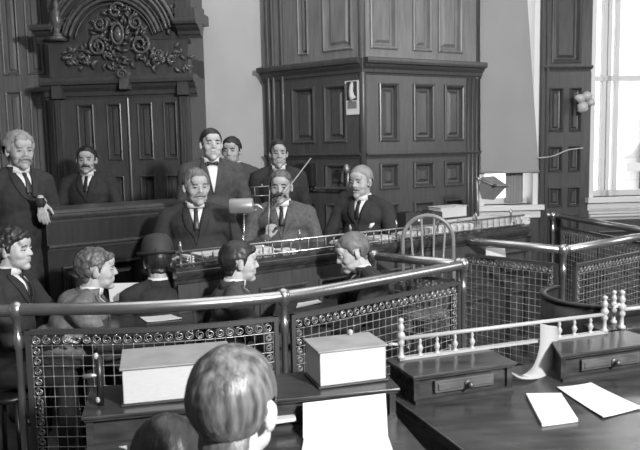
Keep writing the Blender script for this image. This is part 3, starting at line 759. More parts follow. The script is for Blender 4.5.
part(MB().tube([at_y(479, 180, Yq), ap+V((0,-.01,0)), at_y(510, 186, Yq-.03)], .005, 6), 'arm', M['brassd'], t, True)
part(MB().ell(ap+V((0,-.02,0)), (.018,.02,.015), None, 10, 8), 'shade_cap', M['coverd'], t, True)
# wall gas bracket
def fe(px, py, d): u, z = FE.uz(px, py, d); return FE(u, d, z)
t = empty('gas_bracket', fe(313, 188, .03), label='bright gas bracket pipe with an upturned burner on the dark panelling', cat='wall lamp')
part(MB().lathe(fe(313, 188, .03), [(.035,0),(.035,.01),(.015,.02)], 12, FE.n), 'wall_rose', M['brassd'], t, True)
part(MB().tube([fe(313, 188, .03), fe(316, 188.3, .14), fe(347, 188.4, .16), fe(348, 187.5, .16), fe(348, 169, .16)], .009, 8), 'pipe', M['brass'], t, True)
part(MB().ell(fe(346.5, 169, .17), (.03,.03,.045), None, 12, 8), 'burner_globe', M['brassd'], t, True)
t = empty('wall_telephone', fe(308, 176, .03), label='small dark wall fitting with a pale mark left of the gas bracket', cat='wall fitting')
mb = MB(); u, z = FE.uz(308, 176, .03); fbox(mb, FE, u-.10, u+.10, .03, .10, z-.10, z+.12); part(mb, 'case', M['woodd'], t, bevel=.01)
part(MB().lathe(FE(u-.02, .10, z-.01), [(.012,0),(.016,.02),(.03,.05),(.026,.05),(.012,.03)], 12, FE.n), 'mouthpiece', M['brass'], t, True)
t.name = 'wall_fitting'
# picture calendar on the panelling
t = empty('wall_calendar', fe(352, 98, .036), label='narrow white calendar with a dark figure picture on the panelling', cat='calendar')
u0_, z0_ = FE.uz(345.5, 115, .036); u1_, z1_ = FE.uz(359, 80, .036)
mb = MB(); fbox(mb, FE, u0_, u1_, .034, .04, z0_, z1_); part(mb, 'card', M['paper'], t)
hh = z1_-z0_; ww = u1_-u0_
mb = MB(); fbox(mb, FE, u0_+ww*.12, u1_-ww*.14, .04, .043, z0_+hh*.42, z1_-hh*.03); part(mb, 'picture', M['coverd'], t)
mb = MB(); fbox(mb, FE, u0_+ww*.18, u1_-ww*.16, .04, .043, z0_+hh*.18, z0_+hh*.39); part(mb, 'date_block', M['shade'], t)
mb = MB(); mb.tube([FE(u0_+ww*x, .044, z0_+hh*z) for x, z in ((.55,.95),(.5,.85),(.45,.7),(.5,.55),(.62,.45))], [.008,.02,.022,.028,.034], 8); part(mb, 'figure', M['paperg'], t, True)
# sconce with petal shades and trailing cord on the right pier
def fk(px, py, d): u, z = FK.uz(px, py, d); return FK(u, d, z)
sc_ = fk(584, 101, .04)
t = empty('wall_sconce', sc_, label='petal-shaped glass sconce on the dark pier beside the right window', cat='wall lamp')
part(MB().lathe(sc_, [(.05,0),(.05,.015),(.025,.03),(.02,.08)], 12, FK.n), 'wall_rose', M['brassd'], t, True)
for (px, py, w) in ((579, 112, .05), (594, 104, .035), (586, 92, .05), (575, 97, .04)):
    a, b = fk(584, 101, .12), fk(px, py, .18); m_ = a.lerp(b, .55)
    pts = [a.lerp(b, k/8)+FK.n*.03*math.sin(PI*k/8) for k in range(9)]
    part(MB().tube(pts, [.006+w*math.sin(PI*min(.93, (k/8))**1.3) for k in range(9)], 10), 'petal_shade', M['leaf'], t, True)
o = MB().tube(smooth_path([fk(537, 158, .05), fk(548, 157, .04), fk(556, 155, .045), fk(568, 150, .045), fk(583, 148, .045)], 5), .007, 6).obj('cord', M['cord'], smooth=True); origin_to(o, fk(560, 155, .04)); tag(o, 'pale cord draped across the dark pier between the windows', 'cord')

# ================================================================ PIT TABLES AND PAPERS
def table(x0, x1, y0, y1, h, label):
    t = empty('table', ((x0+x1)/2, (y0+y1)/2, 0), label=label, cat='table')
    part(MB().box(x0, x1, y0, y1, h-.03, h), 'table_top', M['desk'], t, bevel=.005)
    part(MB().box(x0+.05, x1-.05, y0+.05, y1-.05, h-.12, h-.03), 'apron', M['wood'], t)
    for x in (x0+.05, x1-.05):
        for y in (y0+.05, y1-.05): part(MB().lathe((x, y, 0), [(.02,0),(.025,h*.4),(.03,h*.6),(.03,h-.12)], 8), 'leg', M['wood'], t, True)
table(-1.22, -.66, 3.50, 4.10, .80, 'small dark writing table in front of the wavy-haired man behind the railing')
table(-.27, .10, 3.66, 4.2, .80, 'small dark writing table between the two men at the centre of the pen')
sheet([at_h(147, 323, .801), at_h(182, 319, .801), at_h(171, 315.5, .801), at_h(140, 318, .801)], .003, 'white sheet on the left pit table seen just under the brass rail', sag=.004)
sheet([at_h(296, 309, .801), at_h(322, 303, .801), at_h(318, 300.5, .801), at_h(298, 304, .801)], .004, 'white sheet on the table between the two facing men', sag=.003)
a = at_y(109, 301, 3.98); b = at_y(146, 297, 3.98)
sheet([at_h(112, 303, .84) if 0 else at_y(110, 302, 3.94), at_y(143, 300, 3.94), at_y(144, 283, 4.06), at_y(108, 284, 4.06)], .004, 'broad white newspaper held up in front of the wavy-haired man', 'newspaper')
sheet([at_h(484, 250, 1.07), at_h(505, 253, 1.07), at_h(505, 247, 1.07), at_h(485, 245, 1.07)] if 0 else [at_y(486, 256, 5.1), at_y(506, 257, 5.1), at_y(505, 249, 5.16), at_y(486, 248, 5.16)], .004, 'small white notice propped behind the right railing', 'notice')

# ================================================================ CHAIRS
def chair(loc, rz, label, seat=.46, top=.95, w=.36, m='wood', group=None):
    t = empty('bentwood_chair', loc, rz, label, 'chair', group)
    r = w/2
    MB().lathe((0,0,seat-.03), [(r*.9,0),(r,.01),(r,.025),(r*.93,.032)], 24).obj('seat', M[m], t, True)
    hoop = [V((r*.98, r*.5, seat))]
    for i in range(17):
        a = PI*i/16; zc = top-r*.98; hoop.append(V((r*.98*math.cos(a), r*.62+.05*(1), zc+r*.98*math.sin(a))))
    hoop.append(V((-r*.98, r*.5, seat)))
    MB().tube(hoop, .014, 10).obj('back_hoop', M[m+'c' if m+'c' in M else m], t, True)
    for k in (-.55, -.2, .2, .55):
        x = r*k; zt_ = top-r*.98+math.sqrt(max(0, (r*.98)**2-(x*1.25)**2))
        MB().tube([(x*.8, r*.6, seat), (x*1.25, r*.62+.05, zt_)], .008, 8).obj('spindle', M[m], t, True)
    for sx in (-1, 1):
        for sy in (-1, 1):
            MB().tube([(sx*r*.7, sy*r*.65, seat-.02), (sx*r*.95, sy*r*.95, 0)], [.017,.013], 8).obj('leg', M[m], t, True)
    MB().tube([(r*.8*math.cos(i*PI/8), r*.8*math.sin(i*PI/8), seat*.4) for i in range(16)], .009, 6, closed=True).obj('stretcher_ring', M[m], t, True)
    return t
M['chairw'] = mat('worn_bentwood', .20, .3, var=.2, scale=8)
cp = at_y(426.5, 218.5, 4.62)
chair((cp.x, 4.55, 0), R(-8), 'tall hoop-back spindle chair standing before the right part of the bench', .62, cp.z+.012, .345, 'chairw')
cp = at_y(74, 238, 4.45)
chair((cp.x, 4.4, 0), R(12), 'dark hoop-back chair standing empty behind the wavy-haired man', .5, cp.z, .36, 'woodd')
# barrel armchair at right behind the gallery
t = empty('barrel_chair', (1.42, 3.50, 0), R(-30), 'dark barrel-back armchair behind the right end of the white gallery', 'chair')
def ring(r0_, z0, z1, th, a0, a1, n=24):
    vs = []; fs = []
    for i in range(n+1):
        a = R(a0+(a1-a0)*i/n)
        for r_, z in ((r0_, z0), (r0_+th, z0), (r0_+th, z1), (r0_, z1)): vs.append((r_*math.cos(a), r_*math.sin(a), z))
    for i in range(n):
        for j in range(4): fs.append((i*4+j, i*4+(j+1) % 4, (i+1)*4+(j+1) % 4, (i+1)*4+j))
    fs += [(0,1,2,3), (n*4+3, n*4+2, n*4+1, n*4)]
    return MB().add(vs, fs)
ring(.27, .44, .93, .02, 150, 390).obj('back_panel', M['woodd'], t, True); ring(.264, .93, .945, .032, 148, 392).obj('top_rail', M['woodd'], t, True)
MB().lathe((0,0,.42), [(.25,0),(.28,.02),(.27,.05)], 24).obj('seat', M['woodd'], t, True)
for a in (45, 135, 225, 315): MB().tube([(.2*math.cos(R(a)), .2*math.sin(R(a)), .42), (.25*math.cos(R(a)), .25*math.sin(R(a)), 0)], .02, 8).obj('leg', M['woodd'], t, True)
# ================================================================ PEOPLE
def sst(x): x = min(1, max(0, x)); return x*x*(3-2*x)
def voxel(mb, vox, smooth_it=3, sf=.5):
    me = bpy.data.meshes.new('tmp'); me.from_pydata([tuple(p) for p in mb.v], [], mb.f); me.update()
    bm = bmesh.new(); bm.from_mesh(me); bmesh.ops.recalc_face_normals(bm, faces=bm.faces); bm.to_mesh(me); bm.free()
    o = bpy.data.objects.new('tmp', me); C.objects.link(o)
    r = o.modifiers.new('r', 'REMESH'); r.mode = 'VOXEL'; r.voxel_size = vox; r.use_smooth_shade = True
    s = o.modifiers.new('s', 'SMOOTH'); s.factor = sf; s.iterations = smooth_it
    dg = bpy.context.evaluated_depsgraph_get(); ev = o.evaluated_get(dg)
    out = bpy.data.meshes.new_from_object(ev); bpy.data.objects.remove(o); bpy.data.meshes.remove(me)
    out.polygons.foreach_set('use_smooth', [True]*len(out.polygons)); return out
def hand(mb, w, fwd, up, side, curl=.35, s=1.0, spread=.10):
    """w wrist, fwd finger direction, up back of the hand, side +1 thumb towards lat"""
    fwd = V(fwd).normalized(); up = V(up); up = (up-fwd*up.dot(fwd)).normalized(); lat = fwd.cross(up).normalized()*side
    w = V(w)
    for k in (-1.2, -.4, .4, 1.2): mb.cap(w+lat*k*.012*s, w+fwd*.082*s+lat*k*.019*s, .014*s, .0115*s, 8)
    mb.cap(w-fwd*.03*s, w+fwd*.03*s, .026*s, .022*s)
    for i, (L, off) in enumerate(((.072, .031), (.082, .0105), (.076, -.0105), (.060, -.031))):
        p = w+fwd*(.085-abs(off)*.12)*s+lat*off*s; d = (fwd+lat*off*spread/.03).normalized(); r = .0092*s
        for j, q in enumerate((.45, .32, .26)):
            a = curl*(.6+.5*j); dd = (d*math.cos(a)-up*math.sin(a)).normalized(); e = p+dd*L*q*s
            mb.cap(p, e, r, r*.92, 8); p = e; r *= .92; d = dd if j < 2 else d
    p = w+fwd*.022*s+lat*.026*s; d = (fwd*.72+lat*.62-up*.25).normalized()
    mb.cap(p, p+d*.045*s, .0145*s, .0115*s, 8); p = p+d*.045*s; d = (fwd*.9+lat*.25-up*.3).normalized(); mb.cap(p, p+d*.038*s, .0110*s, .009*s, 8)
def rotm(rx=0, ry=0, rz=0): return (Matrix.Rotation(rz, 3, 'Z') @ Matrix.Rotation(ry, 3, 'Y') @ Matrix.Rotation(rx, 3, 'X'))
STOOLS = []
def person(head, yaw, label, floor=0., seated=True, s=1., hyaw=0., hpitch=0., hroll=0., lean=0., armL=None, armR=None, handL=None, handR=None,
           suit='suit', hair='h_dark', hl=.070, hthick=.012, curly=0., must=None, brows='h_dark', shirt='linen', tie='tie', bow=False, girth=1., face=(1, 1), skin='skin',
           vox=.006, bald=0., sideb=-.02, nape=-.075, pocket=False, vdeep=0, hat=False, beard=False, mouth=True, seat=.47, part_=None, legs=True, nose=1., collar=True, trous=None):
    hx, hy, hz = head; H0 = (hz-floor)/s
    root = empty('person', (hx, hy, floor), yaw, label, 'person'); off = V((0, 0, H0))
    def fin(me_or_mb, name, m, sm=True, **k):
        me = me_or_mb
        if isinstance(me, MB): return me.obj(name, M[m], root, sm, **k)
        return link(name, me, M[m], root, sm, **k)
    HM = rotm(hpitch, hroll, hyaw)              # head rotation about the neck pivot; +pitch looks down
    piv = V((0, .03, -.09))
    def h(p): return HM @ (V(p)-piv)+piv
    fw, fl = face
    b = MB(); E = lambda c, r, rot=None: b.ell(h(c), r, HM @ rot if rot else HM, 18, 12)
    E((0, .018, .032), (.076*fw, .096, .086)); E((0, -.028, -.012), (.067*fw, .064, .082*fl)); E((0, -.028, -.062*fl), (.057*fw, .058, .048))
    E((0, -.064, -.097*fl), (.027*fw, .026, .021)); E((-.034*fw, -.050, -.030), (.028, .030, .030)); E((.034*fw, -.050, -.030), (.028, .030, .030)); E((-.030*fw, -.040, -.065), (.028, .032, .030)); E((.030*fw, -.040, -.065), (.028, .032, .030))
    E((0, -.070, .045), (.052*fw, .028, .036))
    b.cap(h((-.032, -.083, .020)), h((.032, -.083, .020)), .010, .010)
    b.cap(h((0, -.088, .014)), h((0, -.088-.015*nose, -.027)), .0070, .0105); 
    for q in (-1, 1): b.cap(h((q*.011, -.094, -.030)), h((q*.012, -.088, -.030)), .0075, .0075)
    b.cap(h((-.016, -.086, -.052)), h((.016, -.086, -.052)), .0065, .0065); b.cap(h((-.014, -.085, -.064)), h((.014, -.085, -.064)), .0065, .0065)
    for q in (-1, 1):
        b.ell(h((q*.079*fw, .012, -.008)), (.008, .018, .031), HM @ rotm(.15, 0, q*.35), 12, 8); b.ell(h((q*.076*fw, .006, -.026)), (.009, .011, .012), HM)
    nb = V((0, .045, -.142))
    b.cap(h((0, .022, -.06)), nb, .056, .062)
    LR = Matrix.Rotation(lean, 3, 'X')
    def tz(p): return LR @ (V(p)-nb)+nb       # torso point
    ph = -(H0-(seat+.11) if seated else .76); ph = max(ph, -.80) if seated else ph    # pelvis centre z
    ph = -min(.80, H0/1-(seat+.11)) if seated else -.76
    k_ = (-ph-.142)/.56
    def tp_(x, y, z): return tz((x, y, -.142+(z+.2)*k_))
    g = girth
    def torso(mb, e, tag_=0):
        def el(c, r): mb.ell(tp_(*c), (r[0]+e, r[1]+e, (r[2]*k_)+e), LR, 20, 12)
        el((0, .04, -.34), (.165*min(g, 1.1), .112*g, .15)); el((0, .03, -.52), (.150*g, .115*g, .17)); el((0, .05, -.70), (.165*g, .125*g, .12))
        mb.cap(tz((-.155, .05, -.190)), tz((.155, .05, -.190)), .052+e, .052+e); mb.cap(nb+V((0, .008, .015)), tz((.13, .05, -.168)), .042+e*.6, .040+e); mb.cap(nb+V((0, .008, .015)), tz((-.13, .05, -.168)), .042+e*.6, .040+e)
    torso(b, -.008)
    SH = {1: tz((.178, .05, -.198)), -1: tz((-.178, .05, -.198))}
    arms = {}
    for sd, a in ((1, armL), (-1, armR)):
        if a is None: a = ((sd*.24, .03, -.50), (sd*.20, -.13, -.68)) if seated else ((sd*.235, .07, -.53), (sd*.24, .0, -.77))
        el_, wr = V(a[0]), V(a[1]); arms[sd] = (el_, wr)
        b.cap(SH[sd], el_, .042, .036); b.cap(el_, wr, .036, .025)
        hd = (handL if sd > 0 else handR) or dict(fwd=(wr-el_), up=(0, 0, 1) if seated else (sd, 0, 0))
        hd = dict(hd); f_ = hd.pop('fwd'); u_ = hd.pop('up')
        hand(b, wr, f_, u_, hd.pop('side', -sd), **hd)
    me = voxel(b, vox, 2, .45)
    # facial relief by displacement in head space
    Hi = HM.inverted()
    for v in me.vertices:
        p = Hi @ (v.co-piv)+piv
        if p.z > -.13 and p.y < 0:
            d = V((0, 0, 0))
            for q in (-1, 1):
                e2 = (p-V((q*.031*fw, -.078, .002))).length_squared; d.y += .010*math.exp(-e2/(2*.0125**2))
                e2 = (p-V((q*.050*fw, -.055, -.058))).length_squared; d.x -= q*.0015*math.exp(-e2/(2*.016**2))
            e2 = (p.z+.058)**2/(2*.0022**2)+p.x**2/(2*.016**2)
            if p.y < -.075: d.y += .004*math.exp(-e2)
            e2 = (p-V((0, -.085, .010))).length_squared; d.y += .004*math.exp(-e2/(2*.010**2))
            v.co += HM @ d
    me.update()
    # hair patch from the scalp surface
    me.calc_loop_triangles() if False else None
    nrm = [n.vector.copy() for n in me.vertex_normals]
    ys = [-.12, -.085, -.055, -.03, -.012, .012, .035, .06, .12]
    zs = [hl, hl, hl-.012, hl-.030, sideb, .012, -.035, nape, nape]
    def bound(y):
        for i in range(len(ys)-1):
            if y <= ys[i+1]: t = (y-ys[i])/(ys[i+1]-ys[i]); return zs[i]+(zs[i+1]-zs[i])*max(0, t)
        return zs[-1]
    def hmask(p, n):
        if p.z < -.12: return -1
        m = (p.z-bound(p.y)+.006*noise.noise(p*60))/.022
        if abs(p.x) > .072*fw and -.03 < p.z < .026 and -.018 < p.y < .036: m = -1     # ears
        if bald and p.z > .05: m = min(m, (math.hypot(p.x/.062, (p.y+.035)/.10)-bald)*4)
        return m
    def skin_patch(mask, thick, mname, name, nz=0., fz=40., st=(1, 1, 1)):
        msk = {}; 
        for v in me.vertices:
            p = Hi @ (v.co-piv)+piv
            if -.16 < p.z < .15 and p.length < .17:
                q = mask(p, nrm[v.index])
                if q > -.6: msk[v.index] = (q, p)
        mp = {}; vs = []; fs = []
        for f in me.polygons:
            if all(i in msk for i in f.vertices) and any(msk[i][0] > 0 for i in f.vertices):
                for i in f.vertices:
                    if i not in mp:
                        q, p = msk[i]; pp = V((p.x*st[0], p.y*st[1], p.z*st[2]))
                        th = -.0025+(thick+nz*noise.noise(pp*fz))*sst(q) if q > 0 else -.004
                        if part_ is not None and name == 'hair' and p.z > .05: th -= .006*math.exp(-((p.x-part_)/.005)**2)
                        mp[i] = len(vs); vs.append(me.vertices[i].co+nrm[i]*th)
                fs.append(tuple(mp[i] for i in f.vertices))
        if fs: 
            mm = bpy.data.meshes.new(name); mm.from_pydata([tuple(v) for v in vs], [], fs); mm.update(); out(mm, name, mname)
    def out(mm, name, m, **k):
        mm.transform(Matrix.Scale(s, 4) @ Matrix.Translation(off)); return link(name, mm, M[m], root, True, **k)
    def outb(mb, name, m, vox_=None, **k):
        if vox_: mm = voxel(mb, vox_, 2)
        else:
            mm = bpy.data.meshes.new(name); mm.from_pydata([tuple(p) for p in mb.v], [], mb.f); mm.update()
            bm = bmesh.new(); bm.from_mesh(mm); bmesh.ops.recalc_face_normals(bm, faces=bm.faces); bm.to_mesh(mm); bm.free()
        mm.name = name; return out(mm, name, m, **k)
    skin_patch(hmask, hthick, hair, 'hair', nz=curly or (.0015 if hair == 'h_near' else hthick*.25), fz=55 if curly else 38, st=(1, 1, 1) if curly else (2.2, .6, .8))
    # eyes, brows, mouth, moustache
    for q in (-1, 1):
        outb(MB().ell(h((q*.031*fw, -.0735, .003)), (.0120, .0110, .0065), HM, 14, 10), 'eye', 'eyew')
        outb(MB().ell(h((q*.031*fw, -.0835, .002)), (.0058, .0035, .0058), HM, 10, 8), 'iris', 'eyed')
        outb(MB().tube([h((q*.018*fw, -.086, .001)), h((q*.031*fw, -.088, .0085)), h((q*.046*fw, -.078, .001))], [.0025, .0042, .0025], 6), 'eyelid', skin)
        outb(MB().tube([h((q*.014*fw, -.0915, .019)), h((q*.030*fw, -.0925, .025)), h((q*.048*fw, -.080, .019))], [.0035, .0045, .002], 6), 'eyebrow', brows)
    if mouth: outb(MB().tube([h((-.022, -.0835, -.0580)), h((0, -.0915, -.0575)), h((.022, -.0835, -.0580))], [.0015, .0028, .0015], 6), 'lips', 'lip')
    if must:
        w_, t_, col, drop = must; mb = MB()
        for q in (-1, 1):
            mb.cap(h((q*.003, -.100, -.044)), h((q*w_*.55, -.094, -.050)), t_, t_*.85, 10); mb.cap(h((q*w_*.55, -.094, -.050)), h((q*w_, -.078, -.052-drop)), t_*.85, t_*.3, 10)
        mm = voxel(mb, .004, 1)
        for v in mm.vertices: v.co += V((0, 0, 1))*.0025*noise.noise(v.co*120)
        mm.name = 'moustache'; out(mm, 'moustache', col)
    # ---- clothing
    j = MB(); torso(j, .014)
    for sd in (1, -1):
        el_, wr = arms[sd]; d = (wr-el_).normalized()
        j.cap(SH[sd], el_, .062*min(g, 1.15), .051); j.cap(el_, wr-d*.004, .051, .040)
    if not seated or True:
        j.ell(tp_(0, .05, -.74), (.175*g, .14*g, .10), LR)
        if not seated: j.cap(tp_(0, .05, -.78), V((0, .05, -.92)), .16, .17); 
    mj = voxel(j, .011, 4)
    for v in mj.vertices:                       # cloth folds
        q = v.co; v.co += v.normal*(.006*noise.noise(V((q.x*9, q.y*9, q.z*16)))+.003*noise.noise(q*34))
    mj.update()
    bvh = BVHTree.FromPolygons([v.co.copy() for v in mj.vertices], [tuple(f.vertices) for f in mj.polygons])
    jn = 'coat'
    out(mj.copy(), jn, suit)
    def onf(x, z, o_):
        loc, n_, i_, d_ = bvh.ray_cast(V((x, -1.2, z)), V((0, 1, 0)))
        if loc is None or loc.y > .06: loc = V((x, .02, z))
        return loc+V((0, -o_, 0))
    def patch(lf, rf, n, m_, o_, th, name, mat_):
        vs = []; fs = []
        for l in (0, 1):
            for i in range(n+1):
                a, c_ = lf(i/n), rf(i/n)
                for jx in range(m_+1):
                    t = jx/m_; vs.append(onf(a[0]+(c_[0]-a[0])*t, a[1]+(c_[1]-a[1])*t, o_ if l == 0 else o_+th))
        N = (n+1)*(m_+1)
        for i in range(n):
            for jx in range(m_):
                q = i*(m_+1)+jx; fs += [(q, q+1, q+m_+2, q+m_+1), (N+q, N+q+m_+1, N+q+m_+2, N+q+1)]
            for q, r in ((i*(m_+1), (i+1)*(m_+1)), (i*(m_+1)+m_, (i+1)*(m_+1)+m_)): fs.append((q, r, N+r, N+q))
        for i in (0, n):
            for jx in range(m_): q = i*(m_+1)+jx; fs.append((q, q+1, N+q+1, N+q))
        outb(MB().add(vs, fs), name, mat_)
    if collar:
        z0, z1 = -.137, -.36
        z1s = vdeep if vdeep else -.27
        patch(lambda t: (-.042*(1-t)-.002, z0+(z1s-z0)*t), lambda t: (.042*(1-t)+.002, z0+(z1s-z0)*t), 12, 6, .001, .004, 'shirt_front', shirt)
        for q in (-1, 1):
            patch(lambda t: (q*(.044*(1-t)+.000), z0+(z1-z0)*t), lambda t: (q*(.044*(1-t)+.010+.045*math.sin(PI*min(1, t*1.1+.12))**.7), z0+.012+(z1-z0)*t), 14, 4, .004, .005, 'lapel', suit)
        if bow:
            cb = h((0, -.035, -.150)); cb = V((0, cb.y-.025, -.178)); cb = V((0, onf(0, -.155, 0).y-.010, -.140))
            mb = MB(); mb.ell(cb, (.010, .010, .010))
            for q in (-1, 1): mb.tube([cb, cb+V((q*.018, 0, .002)), cb+V((q*.038, .004, .0))], [.006, .012, .017], 8)
            outb(mb, 'bow_tie', tie)
        elif tie:
            patch(lambda t: (-.010-.010*t, z0+.004+(z1s-z0)*t), lambda t: (.010+.010*t, z0+.004+(z1s-z0)*t), 12, 3, .008, .004, 'necktie', tie)
            outb(MB().ell(onf(0, -.147, .012), (.014, .010, .014)), 'tie_knot', tie)
        for z in (-.44, -.52):
            outb(MB().ell(onf(.012, z, .003), (.008, .005, .008)), 'coat_button', 'tie')
        if pocket: outb(MB().tube([onf(.085, -.335, .006), onf(.10, -.312, .012), onf(.118, -.30, .008)], [.008, .016, .006], 8), 'pocket_square', 'linen')
    # stand collar ring following the neck
    ax = (h((0, .022, -.06))-nb).normalized(); c0 = nb+ax*.030
    mb = MB(); n_ = 26; vs = []; fs = []
    xa = V((1, 0, 0)); ya = ax.cross(xa).normalized()*-1; xa = ya.cross(ax)*1
    for i in range(n_):
        a = 2*PI*i/n_; fr = max(0, -math.sin(a))    # front lower
        for r_, z in ((.066, -.014-.012*fr), (.070, -.014-.012*fr), (.065, .030-.016*fr), (.061, .030-.016*fr)):
            vs.append(c0+V((math.cos(a)*r_, math.sin(a)*r_, 0))+ax*z)
    for i in range(n_):
        for q in range(4): fs.append((i*4+q, i*4+(q+1) % 4, ((i+1) % n_)*4+(q+1) % 4, ((i+1) % n_)*4+q))
    outb(MB().add(vs, fs), 'shirt_collar', shirt)
    vs = []; fs = []
    for i in range(n_+1):
        a = R(-40)+R(260)*i/n_
        for r_, z in ((.074, -.035), (.086, -.040), (.079, .016), (.071, .018)):
            vs.append(c0+V((math.cos(a)*r_, math.sin(a)*r_+.004, 0))+ax*z)
    for i in range(n_):
        for q in range(4): fs.append((i*4+q, i*4+(q+1) % 4, (i+1)*4+(q+1) % 4, (i+1)*4+q))
    fs += [(0, 1, 2, 3), (n_*4+3, n_*4+2, n_*4+1, n_*4)]
    outb(MB().add(vs, fs), 'coat_collar', suit)
    for sd in (1, -1):
        el_, wr = arms[sd]; d = (wr-el_).normalized(); outb(MB().lathe(wr-d*.018, [(.033, 0), (.034, .005), (.034, .026), (.028, .027)], 14, d), 'shirt_cuff', shirt)
    if hat:
        mb = MB(); pr = [(.03, .178), (.06, .172), (.082, .150), (.094, .115), (.099, .07), (.101, .052)]
        vs = []; up = HM @ V((0, 0, 1)); base = h((0, .012, 0))
        mb.lathe(base, [(r_, z) for r_, z in reversed(pr)]+[(.002, .180)], 24, up); outb(mb, 'hat_crown', 'felt')
        mb = MB(); mb.lathe(base, [(.095, .050), (.115, .048), (.125, .058), (.130, .068), (.125, .064), (.112, .055), (.098, .060)], 28, up); outb(mb, 'hat_brim', 'felt')
    out(me.copy(), 'body', skin)
    # legs
    if legs:
        t = MB(); pc = tp_(0, .05, -.76); zf = -H0
        for sd in (1, -1):
            hp = pc+V((sd*.09, 0, -.01))
            if seated:
                kn = V((sd*.13, hp.y-.42, max(hp.z, zf+.50))); ft = V((sd*.12, kn.y+.03, zf+.09))
            else: kn = V((sd*.10, hp.y-.01, (hp.z+zf)/2)); ft = V((sd*.11, hp.y+.01, zf+.09))
            t.cap(hp, kn, .085, .062); t.cap(kn, ft, .060, .045)
            outb(MB().cap(ft+V((0, .02, -.055)), ft+V((0, -.15, -.062)), .040, .030), 'shoe', 'black')
        t.ell(pc, (.165*g, .13*g, .10)); outb(t, 'trousers', trous or suit, .013)
        if seated: STOOLS.append((root.matrix_world.copy() if 0 else None, (hx, hy, floor), yaw, pc.y*s, (H0+pc.z)*s-.12, label))
    bpy.data.meshes.remove(mj); bpy.data.meshes.remove(me)
    return root
def hp_(px, py, Y): return at_y(px, py, Y)

# 1 standing at far left, hand on the counter ledge
person(hp_(20, 151, 4.42), R(50), 'elderly standing person with white hair and moustache at far left, hand on the counter ledge', seated=False, hair='h_white', brows='h_white', hl=.062,
       must=(.045, .012, 'h_white', .022), trous='suitm', hthick=.022, armL=((.25, .06, -.47), (.01, -.20, -.318)), handL=dict(fwd=(-.10, -.35, -1), up=(-.70, -.72, .3), curl=.38, side=-1, s=.88, spread=.02), hyaw=R(-6), hpitch=R(0), girth=1.0, skin='skin', vox=.0055)
# 2 behind the counter
person(hp_(86.5, 160, 6.0), R(6), 'person with dark moustache and white collar behind the left counter', seated=False, hair='h_dark', must=(.040, .010, 'must', .012), hyaw=R(4), girth=1.05, armL=((.27, -.03, -.48), (.16, -.20, -.47)), armR=((-.27, -.03, -.48), (-.16, -.20, -.47)), floor=0)
# 3 stout seated
person(hp_(195, 187, 4.50), R(10), 'stout seated person with grey hair and grey moustache at the left end of the bench', floor=.3, hair='h_grey', brows='h_grey', must=(.042, .012, 'h_white', .008), hl=.066, hyaw=R(16), hpitch=R(0), girth=1.28, face=(1.02, 1.0), armL=((.30, -.06, -.47), (.12, -.22, -.43)), armR=((-.30, -.04, -.48), (-.14, -.24, -.43)), suit='suit')
# 4 central standing
person(hp_(211, 144.5, 5.2), R(14), 'tall standing person in a dark coat and bow tie at the centre', seated=False, hair='h_dark', hl=.064, hthick=.009, bow=True, vdeep=-.35, hyaw=R(6), hpitch=R(-3), girth=1.12, suit='suitg', skin='skinp', face=(1, 1.05), armL=((.27, .02, -.50), (.25, -.10, -.66)))
# 5 behind centre right
person(hp_(231.5, 151, 5.95), R(-6), 'person whose face shows just behind the right shoulder of the bow-tie man', seated=False, hair='h_dark', hl=.062, girth=1.05, suit='suitg', hthick=.012)
# 6 standing at the panelling edge
person(hp_(278.5, 153.5, 5.85), R(6), 'standing person with a narrow face in front of the corner of the dark panelling', seated=False, hair='h_dark', hl=.070, face=(.9, 1.05), hyaw=R(2), suit='suit')
# 7 seated with drooping moustache
person(hp_(281, 187, 4.95), R(2), 'seated person with a heavy dark moustache and a hand holding a thin pointer', floor=.3, hair='h_mid', must=(.050, .014, 'must', .020), suit='suit7', hyaw=R(-4), hpitch=R(0), girth=1.22, armR=((-.27, -.05, -.45), (-.10, -.20, -.34)), handR=dict(fwd=(.25, .05, 1), up=(-.5, -.85, 0), curl=.8, side=1, s=.8), armL=((.28, -.05, -.49), (.15, -.24, -.43)))
# 8 right seated, face turned left
person(hp_(361, 182, 5.2), R(-24), 'seated person with light hair and a white pocket square right of centre', floor=.3, hair='h_white', brows='h_grey', must=(.036, .010, 'h_grey', .008), suit='suit', hyaw=R(-8), hpitch=R(0), pocket=True, armL=((.27, -.05, -.46), (.06, -.24, -.46)), armR=((-.27, -.05, -.47), (-.12, -.24, -.46)))
# 9 foreground left, profile
person(hp_(14, 250, 3.72), R(84), 'young person with dark curly hair in profile at the far left of the pen', hair='h_dark', hl=.060, hthick=.024, curly=.012, s=.95, suit='suit', skin='skinp', hpitch=R(-2), lean=R(4), sideb=-.02, vox=.0055, armL=((.25, -.10, -.47), (.14, -.30, -.50)), armR=((-.25, -.10, -.47), (-.16, -.32, -.46)))
# 10 wavy hair
person(hp_(97, 269.5, 3.85), R(104), 'person with wavy brown hair in a tweed suit leaning over a table', hair='h_mid', hl=.056, hthick=.014, curly=.008, suit='suitm', skin='skinp', lean=R(30), girth=1.2, hpitch=R(0), hyaw=R(6), armR=((-.27, -.05, -.40), (-.18, -.34, -.38)), armL=((.25, -.12, -.38), (.12, -.36, -.38)), vox=.0055)
# 11 dark parted hair
person(hp_(240, 262.5, 3.80), R(106), 'young person with dark parted hair and white collar in profile at the centre', hair='h_dark', hl=.058, hthick=.017, suit='suitg', skin='skinp', lean=R(10), part_=.02, hyaw=R(2), s=.95, armR=((-.25, -.10, -.44), (-.14, -.32, -.40)), armL=((.25, -.10, -.44), (.12, -.32, -.40)), vox=.0055)
